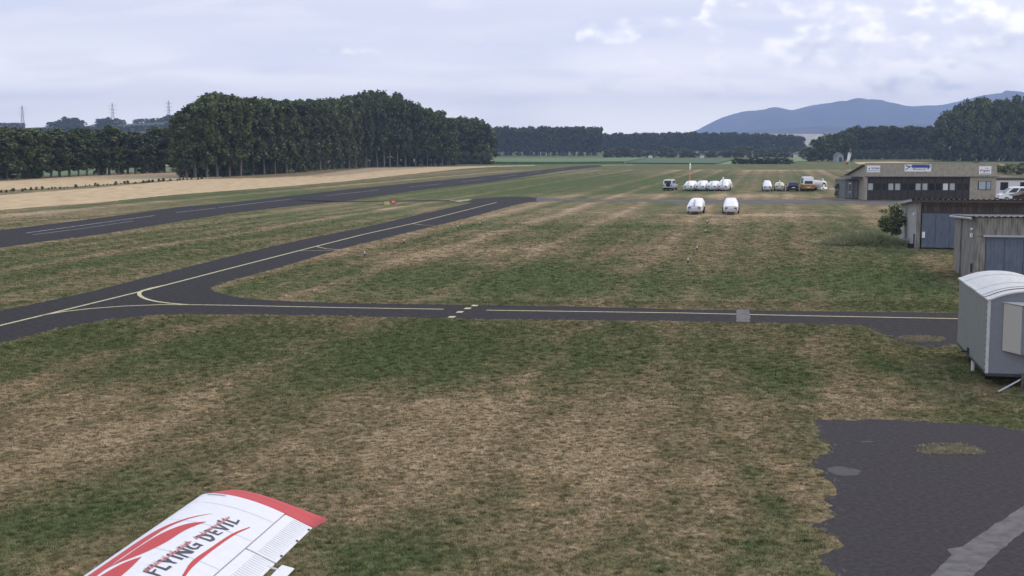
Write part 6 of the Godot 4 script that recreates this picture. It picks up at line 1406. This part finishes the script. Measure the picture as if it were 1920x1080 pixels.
func small_things() -> void:
	# board signs beside the taxiway
	var s := thing("taxiway_sign", "small yellow board sign on the grass beside the runway", "sign", Vector3(-15.01, 0, -153.81), GRID + 0.1, "board signs")
	part("board", Shape.new().soft_box(Vector3(0, 0.33, 0), Vector3(0.56, 0.36, 0.14), 0.02).mesh(), M.sign_yellow, s)
	part("marking", Shape.new().box(Vector3(0, 0.36, 0.075), Vector3(0.36, 0.05, 0.008)).mesh(), M.ink, s)
	for x in [-0.2, 0.2]:
		part("leg", Shape.new().bar(Vector3(x, 0, 0), Vector3(x, 0.2, 0), 0.025).mesh(), M.steel, s)
	s = thing("taxiway_sign", "small red board sign just right of the yellow one", "sign", Vector3(-14.44, 0, -155.94), GRID + 0.1, "board signs")
	part("board", Shape.new().soft_box(Vector3(0, 0.36, 0), Vector3(0.52, 0.5, 0.14), 0.02).mesh(), M.sign_red, s)
	part("marking", Shape.new().box(Vector3(0.02, 0.4, 0.075), Vector3(0.26, 0.12, 0.008)).mesh(), M.white, s)
	for x in [-0.2, 0.2]:
		part("leg", Shape.new().bar(Vector3(x, 0, 0), Vector3(x, 0.2, 0), 0.025).mesh(), M.steel, s)
	# marker posts in the meadow
	var posts := [[Vector2(-9.54, -82.58), "squat marker post nearest the taxiway bend, blue-grey"], [Vector2(-7.94, -93.69), "second marker post along the oblique taxiway"], [Vector2(-4.67, -110.36), "third marker post along the oblique taxiway"], [Vector2(-2.89, -115.69), "farthest marker post along the oblique taxiway"], [Vector2(10.71, -77.59), "nearest marker post in the open meadow"], [Vector2(12.66, -87.33), "second marker post in the open meadow"], [Vector2(15.86, -104.84), "third marker post in the open meadow"], [Vector2(18.02, -118.13), "farthest marker post in the open meadow"]]
	for i in posts.size():
		var q: Vector2 = posts[i][0]
		var t := thing("marker_post", posts[i][1], "post", Vector3(q.x, 0, q.y), rng.randf() * 0.4, "marker posts in the grass")
		part("foot", Shape.new().tube([Vector3(0, 0, 0), Vector3(0, 0.16, 0)], [0.07, 0.05], 8).mesh(), M.navy if i in [0, 1, 5] else M.rubber, t)
		part("cap", Shape.new().tube([Vector3(0, 0.16, 0), Vector3(0, 0.27, 0), Vector3(0, 0.3, 0)], [0.04, 0.04, 0.025], 8).mesh(), M.off_white, t)
	# windsock by the hangar
	var ws := thing("windsock", "limp white windsock with red end on a tall pole", "windsock", Vector3(76.80, 0, -292.39), 0.0)
	part("pole", Shape.new().tube([Vector3(0, 0, 0), Vector3(0, 6.9, 0)], [0.06, 0.045], 7).mesh(), M.steel, ws)
	var hang := [[Vector3(-0.05, 5.75, 0.05), 0.42], [Vector3(-0.2, 5.0, 0.1), 0.36], [Vector3(-0.35, 4.2, 0.1), 0.31], [Vector3(-0.6, 3.6, 0.1), 0.28]]
	part("sock", Shape.new().tube([hang[0][0], hang[1][0], hang[2][0], hang[3][0]], [0.42, 0.36, 0.31, 0.28], 10).mesh(true), M.white, ws)
	part("sock_end", Shape.new().tube([Vector3(-0.6, 3.6, 0.1), Vector3(-0.74, 3.05, 0.1)], [0.285, 0.22], 10).mesh(), M.red, ws)
	part("hoop", Shape.new().bar(Vector3(0, 5.8, 0), Vector3(-0.35, 5.78, 0.05), 0.03).mesh(), M.steel, ws)
	# striped mast behind the trailers
	ws = thing("striped_mast", "slim mast with white top and orange banner behind the trailers", "mast", Vector3(33.03, 0, -238.71), 0.0)
	part("pole", Shape.new().tube([Vector3(0, 0, 0), Vector3(0.05, 4.0, 0)], [0.06, 0.05], 7).mesh(), M.steel, ws)
	part("white_sleeve", Shape.new().tube([Vector3(0.03, 2.9, 0), Vector3(0.06, 3.4, 0), Vector3(0.05, 4.05, 0)], [0.1, 0.16, 0.1], 8).mesh(true), M.white, ws)
	part("orange_banner", Shape.new().tube([Vector3(0.0, 0.9, 0.02), Vector3(-0.02, 1.6, 0.02), Vector3(0.03, 2.35, 0.02)], [0.14, 0.13, 0.07], 8).mesh(true), M.orange, ws)
	# plank lying right of the round trailer
	var pl := thing("plank", "pale plank lying on the grass beside the container", "plank", Vector3(52.90, 0, -211.77), 0.2)
	part("board", Shape.new().soft_box(Vector3(0, 0.1, 0), Vector3(0.9, 0.16, 0.4), 0.02).mesh(), M.off_white, pl)
	# pylons on the hill
	var names := ["leftmost lattice pylon on the far hill", "middle lattice pylon on the far hill", "rightmost lattice pylon on the far hill, nearest the wood"]
	var spots := [Vector3(-625.6, 29.9, -1650), Vector3(-510.2, 33.0, -1650), Vector3(-438.5, 36.0, -1650)]
	var tower := Shape.new()
	for s1 in [-1.0, 1.0]:
		for s2 in [-1.0, 1.0]:
			tower.tube([Vector3(s1 * 2.6, 0, s2 * 2.6), Vector3(s1 * 1.1, 16, s2 * 1.1), Vector3(s1 * 0.5, 30, s2 * 0.5)], [0.34, 0.3, 0.24], 4)
	for k in 9:
		var y := k * 3.3
		var a := lerpf(2.6, 0.5, y / 30.0)
		var b := lerpf(2.6, 0.5, (y + 3.3) / 30.0)
		for z in [-1.0, 1.0]:
			tower.bar(Vector3(-a, y, z * a), Vector3(b, y + 3.3, z * b), 0.15, 4)
			tower.bar(Vector3(a, y, z * a), Vector3(-b, y + 3.3, z * b), 0.15, 4)
	var arms: Array = []
	for y in [17.0, 21.5, 26.0]:
		arms.append(Shape.new().tube([Vector3(-5.2, y + 0.2, 0), Vector3(0, y + 0.6, 0), Vector3(5.2, y + 0.2, 0)], [0.14, 0.3, 0.14], 4).mesh())
	var tower_mesh := tower.mesh()
	for i in 3:
		var t := thing("pylon", names[i], "pylon", spots[i], 0.3, "pylons on the hill")
		part("tower", tower_mesh, M.pylon, t)
		for a in arms:
			part("cross_arm", a, M.pylon, t)


# ---- grass -----------------------------------------------------------------

func tuft_mesh(blades: int, h: float, spread: float, width: float, seed_: int) -> ArrayMesh:
	var r := RandomNumberGenerator.new()
	r.seed = seed_
	var s := Shape.new()
	for i in blades:
		var a := r.randf() * TAU
		var foot := Vector3(r.randf_range(-spread, spread), -0.005, r.randf_range(-spread, spread))
		var side := Vector3(cos(a), 0, sin(a)) * width * 0.5
		var lean := Vector3(r.randfn(0, 0.45), 0, r.randfn(0, 0.45)) * h
		s.tri(foot - side, foot + side, foot + lean + Vector3(0, h * r.randf_range(0.5, 1.1), 0))
	return s.mesh()


func dryness(x: float, z: float) -> float:
	if absf(x) < 36.0 and z > -82.0 and z < -10.0:
		return near_dry[int((z + 82.0) / 72.0 * 2048.0) * 2048 + int((x + 36.0) / 72.0 * 2048.0)] / 127.0
	if x > -150.0 and x < 170.0 and z > -402.0 and z < -82.0:
		return mid_dry[int((z + 402.0) / 320.0 * 2048.0) * 2048 + int((x + 150.0) / 320.0 * 2048.0)] / 127.0
	return 0.4


func grass() -> void:
	var r := RandomNumberGenerator.new()
	r.seed = 99
	var outlines: Array = [PackedVector2Array([Vector2(-22.31, -52.04), Vector2(-22.02, -54.62), Vector2(-21.37, -57.86), Vector2(-20.57, -61.86), Vector2(-19.57, -70.08), Vector2(-18.19, -82.58), Vector2(-16.07, -96.95), Vector2(-13.06, -111.83), Vector2(-9.96, -132.07), Vector2(-6.50, -153.11), Vector2(-5.01, -162.72), Vector2(1.97, -163.51), Vector2(-0.19, -153.11), Vector2(-4.36, -127.56), Vector2(-6.80, -114.90), Vector2(-10.89, -93.17), Vector2(-11.80, -88.25), Vector2(-13.52, -75.14), Vector2(-14.89, -66.44), Vector2(-15.09, -64.63), Vector2(-14.99, -63.39), Vector2(-14.47, -61.97), Vector2(-12.93, -59.63), Vector2(-11.29, -58.47), Vector2(-7.70, -57.36), Vector2(-2.07, -56.71), Vector2(3.30, -56.06), Vector2(7.41, -55.16), Vector2(12.37, -54.53), Vector2(18.95, -53.90), Vector2(23.10, -53.38), Vector2(19.14, -44.09), Vector2(15.79, -45.06), Vector2(14.68, -44.33), Vector2(14.01, -45.56), Vector2(13.88, -47.95), Vector2(13.90, -49.91), Vector2(11.47, -50.52), Vector2(6.89, -51.23), Vector2(-1.31, -51.87), Vector2(-7.11, -52.87), Vector2(-10.30, -53.29), Vector2(-14.78, -53.29), Vector2(-16.49, -51.63), Vector2(-17.68, -48.87), Vector2(-18.32, -45.31), Vector2(-18.61, -43.28)]), PackedVector2Array([Vector2(7.77, -32.44), Vector2(9.47, -32.50), Vector2(11.24, -32.05), Vector2(12.41, -31.80), Vector2(12.42, -31.37), Vector2(12.71, -31.19), Vector2(15.55, -30.78), Vector2(9.17, -17.83), Vector2(4.85, -17.83), Vector2(5.32, -20.38), Vector2(5.26, -21.11), Vector2(5.27, -21.43), Vector2(5.81, -21.87), Vector2(5.88, -22.40), Vector2(5.55, -23.14), Vector2(6.16, -23.73), Vector2(6.23, -24.84), Vector2(6.65, -25.63), Vector2(6.70, -26.79), Vector2(6.67, -27.86), Vector2(7.39, -29.11), Vector2(7.52, -30.66)]), PackedVector2Array([Vector2(-43.61, -104.51), Vector2(-43.34, -108.23), Vector2(-40.40, -134.71), Vector2(-35.38, -163.51), Vector2(-27.46, -214.46), Vector2(-21.58, -168.42), Vector2(-29.98, -135.80), Vector2(-33.19, -102.91), Vector2(-35.77, -89.19), Vector2(-36.11, -86.43)])]
	var islands: Array = [PackedVector2Array([Vector2(9.41, -29.11), Vector2(9.90, -29.48), Vector2(10.51, -29.81), Vector2(10.78, -29.48), Vector2(10.88, -28.85), Vector2(10.25, -28.70), Vector2(9.61, -28.70)]), PackedVector2Array([Vector2(14.16, -46.73), Vector2(15.12, -47.26), Vector2(15.93, -46.73), Vector2(15.53, -45.81), Vector2(14.62, -45.69), Vector2(14.12, -45.94)])]
	var bands := [[17.0, 34.0, 330.0, 1.0], [34.0, 58.0, 150.0, 1.35], [58.0, 150.0, 30.0, 2.1]]
	var clump := FastNoiseLite.new()
	clump.seed = 31
	clump.frequency = 4.2
	clump.fractal_octaves = 3
	var green := Color(0.142, 0.174, 0.066)
	var straw := Color(0.35, 0.262, 0.155)
	for b in bands:
		var buf := PackedFloat32Array()
		var count := 0
		var area: float = 0.46 * (b[1] * b[1] - b[0] * b[0])
		for i in int(area * b[2]):
			var z: float = -sqrt(r.randf_range(b[0] * b[0], b[1] * b[1]))
			if r.randf() < smoothstep(70.0, 148.0, -z):
				continue
			var x := r.randf_range(-0.46, 0.46) * -z
			var p := Vector2(x, z)
			var rim := 0.22 if r.randf() < 0.4 else 0.0
			var q := p + Vector2(r.randf_range(-1, 1), r.randf_range(-1, 1)) * rim
			var off := false
			for o in outlines:
				if Geometry2D.is_point_in_polygon(q, o):
					off = true
					break
			if off:
				for o in islands:
					if Geometry2D.is_point_in_polygon(p, o):
						off = false
			if off:
				continue
			var d := clampf(dryness(x, z) + r.randfn(0.0, 0.24), 0.0, 1.0)
			var fringe := p + Vector2(r.randf_range(-1, 1), r.randf_range(-1, 1)) * (0.28 + 0.006 * -z)
			var rim_pale := false
			for o in outlines:
				if Geometry2D.is_point_in_polygon(fringe, o):
					rim_pale = true
			var lump := clump.get_noise_2d(x / b[3], z / b[3])
			var c := green.lerp(straw, clampf(d + lump * 0.25, 0.0, 1.1)) * r.randf_range(0.7, 1.2) * clampf(1.0 + lump * 1.0, 0.45, 1.6)
			if r.randf() < 0.05 * (1.2 - d):
				c = Color(0.06, 0.095, 0.035)
			if r.randf() < 0.0006:
				c = Color(0.45, 0.38, 0.05)
			if rim_pale and r.randf() < 0.75:
				c = Color(0.46, 0.385, 0.25) * r.randf_range(0.6, 1.2)
			var a := r.randf() * TAU
			var s: float = b[3] * r.randf_range(0.7, 1.3)
			var sy: float = s * r.randf_range(0.5, 1.1) * (1.15 - 0.4 * d) * clampf(1.0 - lump * 0.9, 0.4, 1.8) * (0.8 if b[3] > 2.0 else 1.0)
			buf.append_array([cos(a) * s, 0.0, sin(a) * s, x, 0.0, sy, 0.0, 0.0, -sin(a) * s, 0.0, cos(a) * s, z, c.r, c.g, c.b, 1.0])
			count += 1
		scatter("grass", tuft_mesh(11, 0.05, 0.05, 0.009, 7), buf, count, "short mown meadow grass, patchy green and straw-coloured")
	# dry tufts rooted in the cracks of the asphalt
	var dry_buf := PackedFloat32Array()
	var dry_n := 0
	for o in islands:
		var box := Rect2(o[0], Vector2.ZERO)
		for q in o:
			box = box.expand(q)
		for i in int(box.get_area() * (300.0 if dry_n == 0 else 110.0)):
			var p := box.position + Vector2(r.randf() * box.size.x, r.randf() * box.size.y)
			if not Geometry2D.is_point_in_polygon(p + Vector2(r.randfn(0.0, 0.12), r.randfn(0.0, 0.2)), o):
				continue
			var c := Color(0.16, 0.17, 0.08).lerp(Color(0.46, 0.39, 0.26), r.randf_range(0.2, 1.1)) * r.randf_range(0.5, 1.25)
			var a := r.randf() * TAU
			var s := r.randf_range(0.8, 1.6)
			dry_buf.append_array([cos(a) * s, 0.0, sin(a) * s, p.x, 0.0, s * 0.8, 0.0, 0.012, -sin(a) * s, 0.0, cos(a) * s, p.y, c.r, c.g, c.b, 1.0])
			dry_n += 1
	scatter("dry_grass", tuft_mesh(14, 0.05, 0.06, 0.012, 17), dry_buf, dry_n, "dry straw tufts growing through the broken asphalt at right")
	# the tall weeds by the shed
	var buf2 := PackedFloat32Array()
	var n2 := 0
	for i in 1300:
		var u := r.randfn(0.0, 0.5)
		var f := r.randfn(0.0, 0.42)
		if u * u + f * f > 1.0:
			continue
		var x := 25.60 + u * 3.6
		var z := -93.17 + f * 2.6
		var c := Color(0.20, 0.26, 0.13).lerp(Color(0.46, 0.40, 0.28), clampf(r.randfn(0.3, 0.3) + (0.3 if u < -0.4 else 0.0), 0.0, 1.0)) * r.randf_range(0.6, 1.2)
		var a := r.randf() * TAU
		var s := r.randf_range(0.8, 1.5)
		var sy := r.randf_range(0.5, 1.2) * (1.15 - u * u - f * f)
		buf2.append_array([cos(a) * s, 0.0, sin(a) * s, x, 0.0, sy, 0.0, 0.0, -sin(a) * s, 0.0, cos(a) * s, z, c.r, c.g, c.b, 1.0])
		n2 += 1
	scatter("tall_grass", tuft_mesh(12, 0.85, 0.12, 0.03, 8), buf2, n2, "tall uncut weeds and grass left of the farther shed")


func scatter(called: String, mesh: ArrayMesh, buf: PackedFloat32Array, count: int, label: String) -> void:
	var mm := MultiMesh.new()
	mm.transform_format = MultiMesh.TRANSFORM_3D
	mm.use_colors = true
	mm.mesh = mesh
	mm.instance_count = count
	mm.buffer = buf
	var o := MultiMeshInstance3D.new()
	o.name = numbered(called)
	o.multimesh = mm
	if not M.has("blade"):
		M.blade = paint(Color(1, 1, 1), 0.9)
		M.blade.vertex_color_use_as_albedo = true
		M.blade.metallic_specular = 0.15
	o.material_override = M.blade
	add_child(o)
	o.set_meta("kind", "stuff")
	tag(o, label, "grass")
